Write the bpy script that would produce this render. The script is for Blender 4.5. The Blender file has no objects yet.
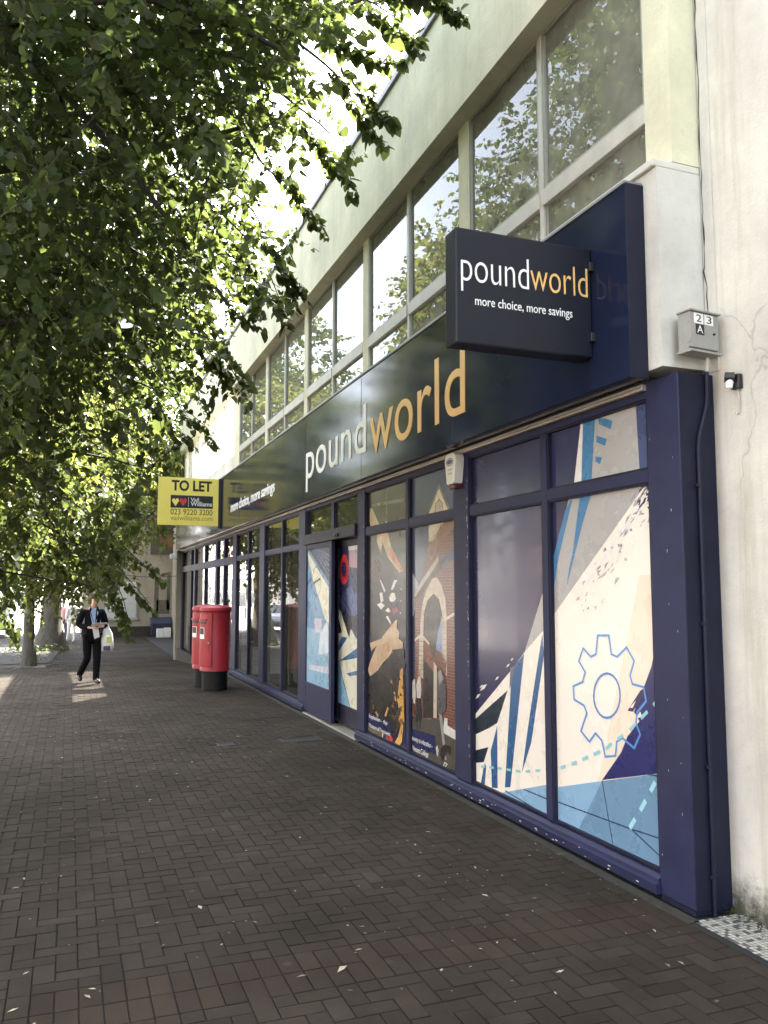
import bpy, bmesh, math, random
import numpy as np
from mathutils import Vector, Matrix
random.seed(7); RNG = np.random.default_rng(11)
R = math.radians
scene = bpy.context.scene
COL = scene.collection

# ------------------------------------------------------------------ survey of the place (metres)
# shop front runs along +Y in the plane x = 0; the street lies towards -X
F = 830.0; CX, CY = 384.0, 512.0
PH = math.atan(78.5 / F); TH = math.atan((315 / F) / math.sqrt(1 + (78.5 / F) ** 2))
FW = np.array([math.sin(TH) * math.cos(PH), math.cos(TH) * math.cos(PH), math.sin(PH)])
RT = np.array([math.cos(TH), -math.sin(TH), 0.0]); UP = np.cross(RT, FW)
CAM = np.array([-3.3, 0.0, 1.8])
def ray(u, v): return FW + RT * (u - CX) / F - UP * (v - CY) / F
def onx(u, v, x=0.0):
    k = ray(u, v); return CAM + k * (x - CAM[0]) / k[0]
def ony(u, v, y):
    k = ray(u, v); return CAM + k * (y - CAM[1]) / k[1]
def atd(u, v, d): return CAM + ray(u, v) * d
def proj(p):
    q = np.asarray(p, float) - CAM; D = q @ FW
    return CX + F * (q @ RT) / D, CY - F * (q @ UP) / D, D
def gz(y): return -0.04 * min(max(y - 18.0, 0.0), 9.0)

# ------------------------------------------------------------------ materials
MATS = {}
def nt(m):
    m.use_nodes = True; n = m.node_tree; return n, n.nodes, n.links
def mat(name, col, rough=0.6, var=0.12, scale=6.0, metal=0.0, spec=0.5, bump=0.0, bscale=40.0, coat=0.0, dirt=0.0, stretch=None, ior=None):
    """procedural surface: base colour broken up by two noises, roughness noise, optional bump and dirt blotches"""
    if name in MATS: return MATS[name]
    m = bpy.data.materials.new(name); t, N, L = nt(m); b = N['Principled BSDF']
    tc = N.new('ShaderNodeTexCoord'); mp = N.new('ShaderNodeMapping'); L.new(tc.outputs['Object'], mp.inputs['Vector'])
    if stretch: mp.inputs['Scale'].default_value = stretch
    n1 = N.new('ShaderNodeTexNoise'); n1.inputs['Scale'].default_value = scale; n1.inputs['Detail'].default_value = 6; n1.inputs['Roughness'].default_value = 0.65
    L.new(mp.outputs['Vector'], n1.inputs['Vector'])
    rmp = N.new('ShaderNodeValToRGB'); c = np.array(col[:3])
    rmp.color_ramp.elements[0].position = 0.3; rmp.color_ramp.elements[1].position = 0.72
    rmp.color_ramp.elements[0].color = (*np.clip(c * (1 - var), 0, 1), 1); rmp.color_ramp.elements[1].color = (*np.clip(c * (1 + var), 0, 1), 1)
    L.new(n1.outputs['Fac'], rmp.inputs['Fac']); out = rmp.outputs['Color']
    if dirt > 0:
        n2 = N.new('ShaderNodeTexNoise'); n2.inputs['Scale'].default_value = scale * 0.37; n2.inputs['Detail'].default_value = 9; n2.inputs['Roughness'].default_value = 0.75
        L.new(mp.outputs['Vector'], n2.inputs['Vector'])
        r2 = N.new('ShaderNodeValToRGB'); r2.color_ramp.elements[0].position = 0.52; r2.color_ramp.elements[1].position = 0.72
        r2.color_ramp.elements[0].color = (0, 0, 0, 1); r2.color_ramp.elements[1].color = (dirt, dirt, dirt, 1)
        L.new(n2.outputs['Fac'], r2.inputs['Fac'])
        mx = N.new('ShaderNodeMix'); mx.data_type = 'RGBA'; mx.inputs['B'].default_value = (*(c * 0.35 + np.array([.02, .018, .012])), 1)
        L.new(r2.outputs['Color'], mx.inputs['Factor']); L.new(out, mx.inputs['A']); out = mx.outputs['Result']
    L.new(out, b.inputs['Base Color'])
    mr = N.new('ShaderNodeMapRange'); mr.inputs['To Min'].default_value = max(rough - 0.1, 0.02); mr.inputs['To Max'].default_value = min(rough + 0.1, 1)
    L.new(n1.outputs['Fac'], mr.inputs['Value']); L.new(mr.outputs['Result'], b.inputs['Roughness'])
    b.inputs['Metallic'].default_value = metal; b.inputs['Specular IOR Level'].default_value = spec
    if ior: b.inputs['IOR'].default_value = ior
    b.inputs['Coat Weight'].default_value = coat; b.inputs['Coat Roughness'].default_value = 0.04
    if bump > 0:
        n3 = N.new('ShaderNodeTexNoise'); n3.inputs['Scale'].default_value = bscale; n3.inputs['Detail'].default_value = 5
        L.new(mp.outputs['Vector'], n3.inputs['Vector'])
        bp = N.new('ShaderNodeBump'); bp.inputs['Strength'].default_value = bump; bp.inputs['Distance'].default_value = 0.02
        L.new(n3.outputs['Fac'], bp.inputs['Height']); L.new(bp.outputs['Normal'], b.inputs['Normal'])
    MATS[name] = m; return m

def srgb(r, g, b):
    f = lambda c: (c / 255 / 12.92) if c <= 10 else ((c / 255 + 0.055) / 1.055) ** 2.4
    return (f(r), f(g), f(b))

def mat_concrete(name, col, streak=0.35, cracks=False, ground_dirt=False):
    """painted render: soft blotches, vertical rain streaks, hairline cracks, splash dirt at the foot"""
    m = bpy.data.materials.new(name); t, N, L = nt(m); b = N['Principled BSDF']
    tc = N.new('ShaderNodeTexCoord'); P = tc.outputs['Object']
    def noise(sc, det=6, rough=.6, mapping=None):
        n = N.new('ShaderNodeTexNoise'); n.inputs['Scale'].default_value = sc; n.inputs['Detail'].default_value = det; n.inputs['Roughness'].default_value = rough
        if mapping:
            mp = N.new('ShaderNodeMapping'); mp.inputs['Scale'].default_value = mapping; L.new(P, mp.inputs['Vector']); L.new(mp.outputs['Vector'], n.inputs['Vector'])
        else: L.new(P, n.inputs['Vector'])
        return n.outputs['Fac']
    def ramp(sock, p0, p1, a, c):
        r = N.new('ShaderNodeValToRGB'); r.color_ramp.elements[0].position = p0; r.color_ramp.elements[1].position = p1
        r.color_ramp.elements[0].color = (*a, 1); r.color_ramp.elements[1].color = (*c, 1); L.new(sock, r.inputs['Fac']); return r.outputs['Color']
    def mixc(fac, a, bcol):
        mx = N.new('ShaderNodeMix'); mx.data_type = 'RGBA'; L.new(fac, mx.inputs['Factor']); L.new(a, mx.inputs['A'])
        mx.inputs['B'].default_value = (*bcol, 1); return mx.outputs['Result']
    c = np.array(col)
    out = ramp(noise(1.1, 9, .7), .32, .66, tuple(c * np.array([.76, .77, .79])), tuple(np.minimum(c * 1.10, .9)))
    st = ramp(noise(2.2, 7, .7, (1.3, 3.2, .22)), .5, .78, (0, 0, 0), (streak,) * 3)
    out = mixc(st, out, tuple(c * np.array([.62, .60, .52])))
    out = mixc(ramp(noise(9, 6, .85), .60, .70, (0, 0, 0), (.30,) * 3), out, tuple(c * .55))
    out = mixc(ramp(noise(45, 3, .8), .68, .76, (0, 0, 0), (.4,) * 3), out, tuple(c * .5))
    if cracks:
        vo = N.new('ShaderNodeTexVoronoi'); vo.feature = 'DISTANCE_TO_EDGE'; vo.inputs['Scale'].default_value = .62
        wn = N.new('ShaderNodeTexNoise'); wn.inputs['Scale'].default_value = 2.5; wn.inputs['Detail'].default_value = 6; L.new(P, wn.inputs['Vector'])
        va = N.new('ShaderNodeVectorMath'); va.operation = 'MULTIPLY_ADD'; va.inputs[1].default_value = (.5, .5, .5)
        L.new(wn.outputs['Color'], va.inputs[0]); L.new(P, va.inputs[2]); L.new(va.outputs['Vector'], vo.inputs['Vector'])
        cr = ramp(vo.outputs['Distance'], .0012, .0045, (.55,) * 3, (0, 0, 0))
        gt = ramp(noise(.9, 2), .50, .56, (0, 0, 0), (1, 1, 1)); mm = N.new('ShaderNodeMath'); mm.operation = 'MULTIPLY'; L.new(cr, mm.inputs[0]); L.new(gt, mm.inputs[1]); out = mixc(mm.outputs[0], out, tuple(c * .42))
    if ground_dirt:
        sx = N.new('ShaderNodeSeparateXYZ'); L.new(P, sx.inputs['Vector'])
        ad = N.new('ShaderNodeMath'); ad.operation = 'MULTIPLY_ADD'; ad.inputs[1].default_value = .55; L.new(noise(9, 7, .8), ad.inputs[0]); L.new(sx.outputs['Z'], ad.inputs[2])
        gd = ramp(ad.outputs['Value'], .30, .52, (.92,) * 3, (0, 0, 0)); out = mixc(gd, out, (.045, .045, .03))
    L.new(out, b.inputs['Base Color']); b.inputs['Roughness'].default_value = .82; b.inputs['Specular IOR Level'].default_value = .25
    bp = N.new('ShaderNodeBump'); bp.inputs['Strength'].default_value = .35; bp.inputs['Distance'].default_value = .012
    L.new(noise(55, 5, .7), bp.inputs['Height']); L.new(bp.outputs['Normal'], b.inputs['Normal'])
    MATS[name] = m; return m

def mat_brick(name, c1, c2, mortar, scale=1.0, axis='xz'):
    m = bpy.data.materials.new(name); t, N, L = nt(m); b = N['Principled BSDF']
    tc = N.new('ShaderNodeTexCoord'); sp = N.new('ShaderNodeSeparateXYZ'); cb = N.new('ShaderNodeCombineXYZ'); L.new(tc.outputs['Object'], sp.inputs['Vector'])
    L.new(sp.outputs['X' if axis[0] == 'x' else 'Y'], cb.inputs['X']); L.new(sp.outputs['Z'], cb.inputs['Y'])
    br = N.new('ShaderNodeTexBrick'); br.inputs['Color1'].default_value = (*c1, 1); br.inputs['Color2'].default_value = (*c2, 1); br.inputs['Mortar'].default_value = (*mortar, 1)
    br.inputs['Scale'].default_value = scale; br.inputs['Brick Width'].default_value = .225; br.inputs['Row Height'].default_value = .075; br.inputs['Mortar Size'].default_value = .009
    L.new(cb.outputs['Vector'], br.inputs['Vector']); L.new(br.outputs['Color'], b.inputs['Base Color']); b.inputs['Roughness'].default_value = .85
    MATS[name] = m; return m

def mat_attr(name, dark, light, rough=.8, spec=.3, attr='rnd', bump=.0, blotch=None, noise_amt=.5):
    """colour per piece from a stored random value (bricks, litter), broken up by fine noise"""
    m = bpy.data.materials.new(name); t, N, L = nt(m); b = N['Principled BSDF']
    at = N.new('ShaderNodeAttribute'); at.attribute_name = attr
    tc = N.new('ShaderNodeTexCoord'); n1 = N.new('ShaderNodeTexNoise'); n1.inputs['Scale'].default_value = 60; n1.inputs['Detail'].default_value = 5; L.new(tc.outputs['Object'], n1.inputs['Vector'])
    ma = N.new('ShaderNodeMath'); ma.operation = 'MULTIPLY_ADD'; ma.inputs[1].default_value = noise_amt; L.new(n1.outputs['Fac'], ma.inputs[0])
    m2 = N.new('ShaderNodeMath'); m2.operation = 'SUBTRACT'; m2.inputs[1].default_value = noise_amt * .5; L.new(at.outputs['Fac'], m2.inputs[0]); L.new(m2.outputs['Value'], ma.inputs[2])
    r = N.new('ShaderNodeValToRGB'); r.color_ramp.elements[0].color = (*dark, 1); r.color_ramp.elements[1].color = (*light, 1); L.new(ma.outputs['Value'], r.inputs['Fac'])
    out = r.outputs['Color']
    if blotch:
        n2 = N.new('ShaderNodeTexNoise'); n2.inputs['Scale'].default_value = .8; n2.inputs['Detail'].default_value = 8; n2.inputs['Roughness'].default_value = .7; L.new(tc.outputs['Object'], n2.inputs['Vector'])
        r2 = N.new('ShaderNodeValToRGB'); r2.color_ramp.elements[0].position = .4; r2.color_ramp.elements[1].position = .66
        r2.color_ramp.elements[0].color = (0, 0, 0, 1); r2.color_ramp.elements[1].color = (.75,) * 3 + (1,)
        L.new(n2.outputs['Fac'], r2.inputs['Fac']); mx = N.new('ShaderNodeMix'); mx.data_type = 'RGBA'; mx.inputs['B'].default_value = (*blotch, 1)
        L.new(r2.outputs['Color'], mx.inputs['Factor']); L.new(out, mx.inputs['A']); out = mx.outputs['Result']
        vo = N.new('ShaderNodeTexVoronoi'); vo.inputs['Scale'].default_value = 1.9; vo.inputs['Randomness'].default_value = 1; L.new(tc.outputs['Object'], vo.inputs['Vector'])
        r3 = N.new('ShaderNodeValToRGB'); r3.color_ramp.elements[0].position = .035; r3.color_ramp.elements[1].position = .06; r3.color_ramp.elements[0].color = (.6, .6, .6, 1); r3.color_ramp.elements[1].color = (0, 0, 0, 1); L.new(vo.outputs['Distance'], r3.inputs['Fac'])
        hsx = N.new('ShaderNodeSeparateColor'); L.new(vo.outputs['Color'], hsx.inputs['Color'])
        gc = N.new('ShaderNodeValToRGB'); gc.color_ramp.elements[0].color = (.009, .008, .007, 1); gc.color_ramp.elements[1].color = (.085, .075, .062, 1); L.new(hsx.outputs[0], gc.inputs['Fac'])
        m3 = N.new('ShaderNodeMix'); m3.data_type = 'RGBA'; L.new(r3.outputs['Color'], m3.inputs['Factor']); L.new(out, m3.inputs['A']); L.new(gc.outputs['Color'], m3.inputs['B']); out = m3.outputs['Result']
        mr = N.new('ShaderNodeMapRange'); mr.inputs['To Min'].default_value = rough - .22; mr.inputs['To Max'].default_value = rough + .12; L.new(n2.outputs['Fac'], mr.inputs['Value']); L.new(mr.outputs['Result'], b.inputs['Roughness'])
    else: b.inputs['Roughness'].default_value = rough
    L.new(out, b.inputs['Base Color']); b.inputs['Specular IOR Level'].default_value = spec
    if bump:
        bp = N.new('ShaderNodeBump'); bp.inputs['Strength'].default_value = bump; bp.inputs['Distance'].default_value = .006
        n3 = N.new('ShaderNodeTexNoise'); n3.inputs['Scale'].default_value = 130; L.new(tc.outputs['Object'], n3.inputs['Vector']); L.new(n3.outputs['Fac'], bp.inputs['Height']); L.new(bp.outputs['Normal'], b.inputs['Normal'])
    MATS[name] = m; return m

def mat_leaf(name, dark, light, trans=.5):
    m = bpy.data.materials.new(name); t, N, L = nt(m); N.remove(N['Principled BSDF']); o = N['Material Output']
    at = N.new('ShaderNodeAttribute'); at.attribute_name = 'rnd'
    r = N.new('ShaderNodeValToRGB'); r.color_ramp.elements[0].color = (*dark, 1); r.color_ramp.elements[1].color = (*light, 1); L.new(at.outputs['Fac'], r.inputs['Fac'])
    hs = N.new('ShaderNodeHueSaturation'); hs.inputs['Hue'].default_value = .475; hs.inputs['Saturation'].default_value = 1.1; hs.inputs['Value'].default_value = 2.6; L.new(r.outputs['Color'], hs.inputs['Color'])
    d = N.new('ShaderNodeBsdfPrincipled'); d.inputs['Roughness'].default_value = .5; d.inputs['Specular IOR Level'].default_value = .3; L.new(r.outputs['Color'], d.inputs['Base Color'])
    tr = N.new('ShaderNodeBsdfTranslucent'); L.new(hs.outputs['Color'], tr.inputs['Color'])
    mx = N.new('ShaderNodeMixShader'); mx.inputs['Fac'].default_value = trans
    L.new(d.outputs[0], mx.inputs[1]); L.new(tr.outputs[0], mx.inputs[2]); L.new(mx.outputs[0], o.inputs['Surface'])
    MATS[name] = m; return m

def mat_glass(name, tint=(.8, .82, .8), dust=.06, ior=1.5, refl=1.0, frost=0.0):
    m = bpy.data.materials.new(name); t, N, L = nt(m); N.remove(N['Principled BSDF']); o = N['Material Output']
    tr = N.new('ShaderNodeBsdfTransparent'); tr.inputs['Color'].default_value = (*tint, 1)
    df = N.new('ShaderNodeBsdfDiffuse'); df.inputs['Color'].default_value = (.46, .455, .37, 1)
    tl = N.new('ShaderNodeBsdfTranslucent'); tl.inputs['Color'].default_value = (.85, .86, .84, 1)
    gl = N.new('ShaderNodeBsdfGlossy'); gl.inputs['Roughness'].default_value = .0; gl.inputs['Color'].default_value = (refl,) * 3 + (1,)
    tc = N.new('ShaderNodeTexCoord'); n = N.new('ShaderNodeTexNoise'); n.inputs['Scale'].default_value = 1.3; n.inputs['Detail'].default_value = 2; L.new(tc.outputs['Object'], n.inputs['Vector'])
    bp = N.new('ShaderNodeBump'); bp.inputs['Strength'].default_value = .02; bp.inputs['Distance'].default_value = .05; L.new(n.outputs['Fac'], bp.inputs['Height']); L.new(bp.outputs['Normal'], gl.inputs['Normal'])
    n2 = N.new('ShaderNodeTexNoise'); n2.inputs['Scale'].default_value = 5; n2.inputs['Detail'].default_value = 7; L.new(tc.outputs['Object'], n2.inputs['Vector'])
    mr = N.new('ShaderNodeMapRange'); mr.inputs['To Min'].default_value = dust * .4; mr.inputs['To Max'].default_value = dust * 1.6; L.new(n2.outputs['Fac'], mr.inputs['Value'])
    m0 = N.new('ShaderNodeMixShader'); L.new(mr.outputs['Result'], m0.inputs['Fac']); L.new(tr.outputs[0], m0.inputs[1]); L.new(df.outputs[0], m0.inputs[2])
    last = m0
    if frost > 0:
        m1 = N.new('ShaderNodeMixShader'); m1.inputs['Fac'].default_value = frost; L.new(m0.outputs[0], m1.inputs[1]); L.new(tl.outputs[0], m1.inputs[2]); last = m1
    lw = N.new('ShaderNodeLayerWeight'); lw.inputs['Blend'].default_value = .5
    pw = N.new('ShaderNodeMath'); pw.operation = 'POWER'; pw.inputs[1].default_value = 4.5; L.new(lw.outputs['Facing'], pw.inputs[0])
    f0 = ((ior - 1) / (ior + 1)) ** 2 * 1.6; fr = N.new('ShaderNodeMath'); fr.operation = 'MULTIPLY_ADD'; fr.inputs[1].default_value = 1 - f0; fr.inputs[2].default_value = f0; L.new(pw.outputs[0], fr.inputs[0])
    m2 = N.new('ShaderNodeMixShader'); L.new(fr.outputs[0], m2.inputs['Fac']); L.new(last.outputs[0], m2.inputs[1]); L.new(gl.outputs[0], m2.inputs[2])
    L.new(m2.outputs[0], o.inputs['Surface']); MATS[name] = m; return m

M = {}
NAVY = (.0185, .0205, .055)
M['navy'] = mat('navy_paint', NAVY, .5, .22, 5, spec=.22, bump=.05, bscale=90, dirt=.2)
M['navy_dk'] = mat('navy_paint_shaded', (.010, .0105, .024), .5, .2, 5, spec=.22, bump=.05, bscale=90, dirt=.2)  # darker copy of the navy, with the shade of side faces in its colour
M['fascia'] = mat('fascia_gloss_panel', (.010, .0145, .036), .12, .25, 1.2, spec=.5, ior=1.27)
M['sign_navy'] = mat('sign_navy', (.007, .008, .015), .45, .08, 3, spec=.3)
M['cream'] = mat_concrete('cream_painted_concrete', (.60, .575, .41), .45)
M['white_conc'] = mat_concrete('white_painted_concrete', (.54, .525, .46), .3)
M['render'] = mat_concrete('weathered_cream_render', (.585, .555, .475), .85, cracks=True, ground_dirt=True)
M['beige'] = mat_concrete('stained_beige_render', (.30, .27, .21), .75)
M['dark_joint'] = mat('dark_joint', (.03, .03, .03), .9)
M['winframe'] = mat('window_frame_paint', (.40, .385, .32), .5, .15, 6, bump=.05)
M['winframe_dk'] = mat('window_casement_grey', (.24, .24, .20), .5, .15, 6)
M['alu'] = mat('weathered_aluminium', (.34, .31, .27), .45, .3, 5, metal=.3, bump=.1, dirt=.4, stretch=(1, .3, 3))
M['grey_metal'] = mat('grey_metal_coping', (.17, .175, .185), .5, .15, 4)
M['glass_up'] = mat_glass('upper_window_glass', (.45, .47, .43), .33, 1.55, .66)
M['glass_shop'] = mat_glass('shop_window_glass', (.66, .68, .70), .05, 1.6, 1.0)
M['glass_frost'] = mat_glass('added_white_glass', (.95, .95, .95), .12, 1.5, 1.0, frost=.28)
M['blind'] = mat('grey_roller_blind', (.10, .10, .085), .9, .2, 3)
M['blind_lt'] = mat('pale_roller_blind', (.30, .29, .25), .9, .2, 3)
M['interior'] = mat('dim_interior', (.40, .385, .35), .9, .3, 1.2)
M['board'] = mat('interior_boards', (.34, .30, .22), .8, .3, 2)
M['white_letter'] = mat('white_lettering', (.78, .78, .76), .4, .04)
M['gold_letter'] = mat('gold_lettering', (.72, .44, .15), .4, .06)
M['yellow'] = mat('yellow_board', (.93, .79, .16), .45, .05, 3)
M['black'] = mat('black_print', (.012, .012, .012), .5, .1)
M['grey_back'] = mat('grey_board_back', (.30, .28, .22), .7, .1)
M['red_print'] = mat('red_print', (.62, .04, .05), .5, .05)
M['olive_print'] = mat('olive_print', (.30, .27, .03), .5, .05)
M['dark_print'] = mat('dark_green_print', (.10, .10, .02), .5, .05)
M['red_box'] = mat('post_box_red', (.30, .017, .026), .42, .2, 6, spec=.35, bump=.06, bscale=30, dirt=.25)
M['black_base'] = mat('post_box_base', (.006, .006, .0065), .6, .3, 8, spec=.2, bump=.2)
M['plate'] = mat('enamel_plate', (.75, .74, .70), .4, .05)
M['meter'] = mat('grey_meter_box', (.27, .265, .235), .55, .12, 9, bump=.05, dirt=.35)
M['alarm'] = mat('ivory_plastic', (.68, .65, .58), .4, .06)
M['alarm_red'] = mat('dark_red_lens', (.09, .015, .012), .25, .1)
M['alarm_badge'] = mat('alarm_badge_navy', (.05, .05, .12), .4, .1)
M['plastic_blk'] = mat('black_plastic', (.012, .012, .012), .45, .1)
M['pipe'] = mat('painted_conduit', (.05, .05, .075), .45, .2)
M['pipe_wh'] = mat('pale_conduit', (.42, .40, .35), .6, .25, 8, dirt=.4)
M['asphalt'] = mat('asphalt', (.06, .06, .06), .9, .25, 20, bump=.3, bscale=150)
M['plaza'] = mat('pale_street_paving', (.32, .30, .26), .85, .15, 3)
M['kerb'] = mat('granite_kerb', (.32, .31, .29), .85, .2, 12)
M['paint_wh'] = mat('road_marking_white', (.7, .7, .68), .7, .1)
M['mortar'] = mat('paving_sand_joint', (.012, .011, .009), .95, .4, 20)
M['paver'] = mat_attr('brown_paver', (.027, .0205, .0142), (.050, .0388, .0275), .88, .12, bump=.35, blotch=(.0180, .0140, .0100))
M['paver_red'] = mat_attr('reddish_paver', (.031, .0205, .0140), (.054, .0372, .0262), .88, .12, bump=.35, blotch=(.020, .0142, .0098))
M['mosaic'] = mat_attr('mosaic_tile', (.03, .03, .028), (.5, .47, .40), .6, .4, noise_amt=.25)
M['litter'] = mat_attr('pale_litter', (.06, .038, .018), (.55, .50, .36), .8, .2, noise_amt=.3)
M['weed'] = mat_leaf('weed_leaf', (.03, .055, .012), (.09, .13, .03), .35)
M['soil'] = mat('dark_soil', (.03, .026, .018), .95, .4, 18, bump=.5, bscale=60)
M['bark'] = mat('grey_bark', (.085, .078, .062), .95, .45, 9, bump=.9, bscale=22, stretch=(1, 1, .3))
M['bark_dk'] = mat('dark_branch_bark', (.03, .026, .02), .95, .3, 9)
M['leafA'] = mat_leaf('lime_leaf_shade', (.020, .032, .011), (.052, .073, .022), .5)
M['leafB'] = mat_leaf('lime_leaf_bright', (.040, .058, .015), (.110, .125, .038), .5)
M['leafC'] = mat_leaf('old_tree_leaf', (.035, .06, .016), (.095, .12, .035), .5)
M['iron'] = mat('cast_iron_grate', (.02, .02, .02), .6, .3, 15, metal=.4)
M['trunk_plastic'] = mat('dark_blue_plastic', (.018, .022, .05), .5, .2)
M['card_wh'] = mat('white_card', (.66, .66, .64), .7, .08)
M['brownsign'] = mat('brown_sign_board', (.07, .055, .045), .5, .2)
M['orange_print'] = mat('faded_orange_print', (.16, .07, .035), .6, .2)
M['hoard'] = mat('pale_grey_hoarding', (.42, .43, .42), .6, .08)
M['brick'] = mat_brick('brown_brick', (.16, .085, .055), (.22, .12, .08), (.25, .23, .2))
M['brick_y'] = mat_brick('red_brick', (.30, .10, .07), (.38, .15, .10), (.4, .37, .33), axis='yz')
M['brick_w'] = mat_brick('brown_side_brick', (.16, .085, .055), (.22, .12, .08), (.25, .23, .2), axis='yz')
M['stucco'] = mat('white_stucco', (.72, .70, .64), .8, .06, 2)
M['slate'] = mat('slate_roof', (.07, .07, .08), .7, .3, 6)
M['dark_glass'] = mat('dark_window_glass', (.02, .022, .025), .06, .1, 2)
M['carpaint'] = mat('silver_car_paint', (.40, .41, .43), .3, .05, 3, metal=.6, coat=.8)
M['carpaint_r'] = mat('maroon_car_paint', (.16, .02, .025), .3, .05, 3, coat=.8)
M['tyre'] = mat('tyre_rubber', (.02, .02, .02), .85, .2)
M['lamp_red'] = mat('tail_lamp_red', (.4, .02, .02), .2, .05)
M['skin'] = mat('skin', (.55, .33, .24), .5, .06)
M['hair'] = mat('brown_hair', (.06, .03, .018), .6, .3, 40)
M['suit'] = mat('dark_navy_suit', (.007, .0075, .012), .9, .3, 12, spec=.1)
M['trouser'] = mat('black_trouser', (.006, .006, .007), .9, .3, 12, spec=.1)
M['shirt'] = mat('pale_blue_shirt', (.36, .46, .66), .8, .05)
M['shoe'] = mat('black_shoe', (.012, .011, .010), .25, .1)
M['paper'] = mat('white_paper', (.82, .82, .80), .7, .03)
M['bag'] = mat('white_carrier_bag', (.78, .78, .76), .4, .05)
M['bag_print'] = mat('lime_bag_print', (.62, .72, .25), .5, .1)
M['bag_dark'] = mat('plum_bag_print', (.10, .06, .10), .5, .1)
M['pink'] = mat('pink_shirt', (.62, .28, .26), .8, .08)
M['whitecloth'] = mat('white_cloth', (.75, .75, .72), .8, .05)
M['jean'] = mat('grey_jeans', (.14, .13, .15), .85, .15)
M['flood'] = mat('white_floodlight', (.8, .8, .78), .3, .03)

# ------------------------------------------------------------------ object helpers
def tag(o, label=None, cat=None, group=None, kind=None):
    for k, v in (('label', label), ('category', cat), ('group', group), ('kind', kind)):
        if v: o[k] = v
    return o
def thing(name, label, cat, loc=(0, 0, 0), rz=0.0, group=None):
    o = bpy.data.objects.new(name, None); COL.objects.link(o); o.location = loc; o.rotation_euler = (0, 0, rz); o.empty_display_size = .2
    return tag(o, label, cat, group)
def link(name, me, m=None, parent=None, local=False):
    """links a mesh; geometry given in world space is moved into its parent's frame unless local"""
    o = bpy.data.objects.new(name, me); COL.objects.link(o)
    if m is not None:
        for mm in (m if isinstance(m, (list, tuple)) else [m]): me.materials.append(mm)
    if parent is not None:
        o.parent = parent
        if not local:
            w = Matrix.Identity(4); p = parent
            while p is not None: w = p.matrix_basis @ w; p = p.parent
            me.transform(w.inverted())
    return o
class MB:
    def __init__(s): s.v = []; s.f = []; s.mi = []; s.cur = 0
    def add(s, vs, fs):
        b = len(s.v); s.v += [tuple(map(float, p)) for p in vs]; s.f += [tuple(i + b for i in f) for f in fs]; s.mi += [s.cur] * len(fs); return s
    def box(s, x0, x1, y0, y1, z0, z1):
        x0, x1 = sorted((x0, x1)); y0, y1 = sorted((y0, y1)); z0, z1 = sorted((z0, z1))
        return s.add([(x0, y0, z0), (x1, y0, z0), (x1, y1, z0), (x0, y1, z0), (x0, y0, z1), (x1, y0, z1), (x1, y1, z1), (x0, y1, z1)],
                     [(0, 3, 2, 1), (4, 5, 6, 7), (0, 1, 5, 4), (1, 2, 6, 5), (2, 3, 7, 6), (3, 0, 4, 7)])
    def prism(s, pts2, f3, n3):
        """extrude polygon: pts2 mapped by f3(p) -> xyz, thickness vector n3"""
        n = len(pts2); a = [np.array(f3(p), float) for p in pts2]; b = [p + np.array(n3) for p in a]
        return s.add(a + b, [tuple(range(n)), tuple(range(2 * n - 1, n - 1, -1))] + [(i, i + n, (i + 1) % n + n, (i + 1) % n) for i in range(n)])
    def tube(s, pts, rads, n=8, cap=True):
        pts = [Vector(p) for p in pts]
        if not isinstance(rads, (list, tuple)): rads = [rads] * len(pts)
        rings = []; prev = None
        for i, p in enumerate(pts):
            d = (pts[min(i + 1, len(pts) - 1)] - pts[max(i - 1, 0)]).normalized()
            if prev is None:
                a = d.orthogonal().normalized()
            else:
                a = (prev - d * prev.dot(d)); a = a.normalized() if a.length > 1e-6 else d.orthogonal().normalized()
            prev = a; c = d.cross(a)
            rings.append([p + (a * math.cos(2 * math.pi * k / n) + c * math.sin(2 * math.pi * k / n)) * rads[i] for k in range(n)])
        vs = [q for r in rings for q in r]; fs = []
        for i in range(len(pts) - 1):
            for k in range(n): fs.append((i * n + k, i * n + (k + 1) % n, (i + 1) * n + (k + 1) % n, (i + 1) * n + k))
        if cap: fs += [tuple(range(n - 1, -1, -1)), tuple((len(pts) - 1) * n + k for k in range(n))]
        return s.add(vs, fs)
    def lathe(s, prof, c, n=32, axis='z'):
        vs = []; fs = []
        for (r, z) in prof:
            for k in range(n):
                a = 2 * math.pi * k / n; vs.append((c[0] + r * math.cos(a), c[1] + r * math.sin(a), c[2] + z))
        for i in range(len(prof) - 1):
            for k in range(n): fs.append((i * n + k, i * n + (k + 1) % n, (i + 1) * n + (k + 1) % n, (i + 1) * n + k))
        fs += [tuple(range(n - 1, -1, -1)), tuple((len(prof) - 1) * n + k for k in range(n))]
        return s.add(vs, fs)
    def mesh(s, name):
        me = bpy.data.meshes.new(name); me.from_pydata(s.v, [], s.f); me.update(); 
        if any(s.mi): me.polygons.foreach_set('material_index', s.mi)
        return me
    def build(s, name, m, parent=None, bevel=0.0, smooth=False, seg=2, local=False):
        me = s.mesh(name)
        if bevel > 0:
            bm = bmesh.new(); bm.from_mesh(me)
            ed = [e for e in bm.edges if len(e.link_faces) == 2 and e.calc_face_angle(0) > .5]
            bmesh.ops.bevel(bm, geom=ed, offset=bevel, segments=seg, affect='EDGES', profile=.5, clamp_overlap=True); bm.to_mesh(me); bm.free()
        if smooth:
            for p in me.polygons: p.use_smooth = True
            try: me.set_sharp_from_angle(angle=R(40))
            except Exception: pass
        return link(name, me, m, parent, local)
def structure(o): o['kind'] = 'structure'; return o

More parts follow.
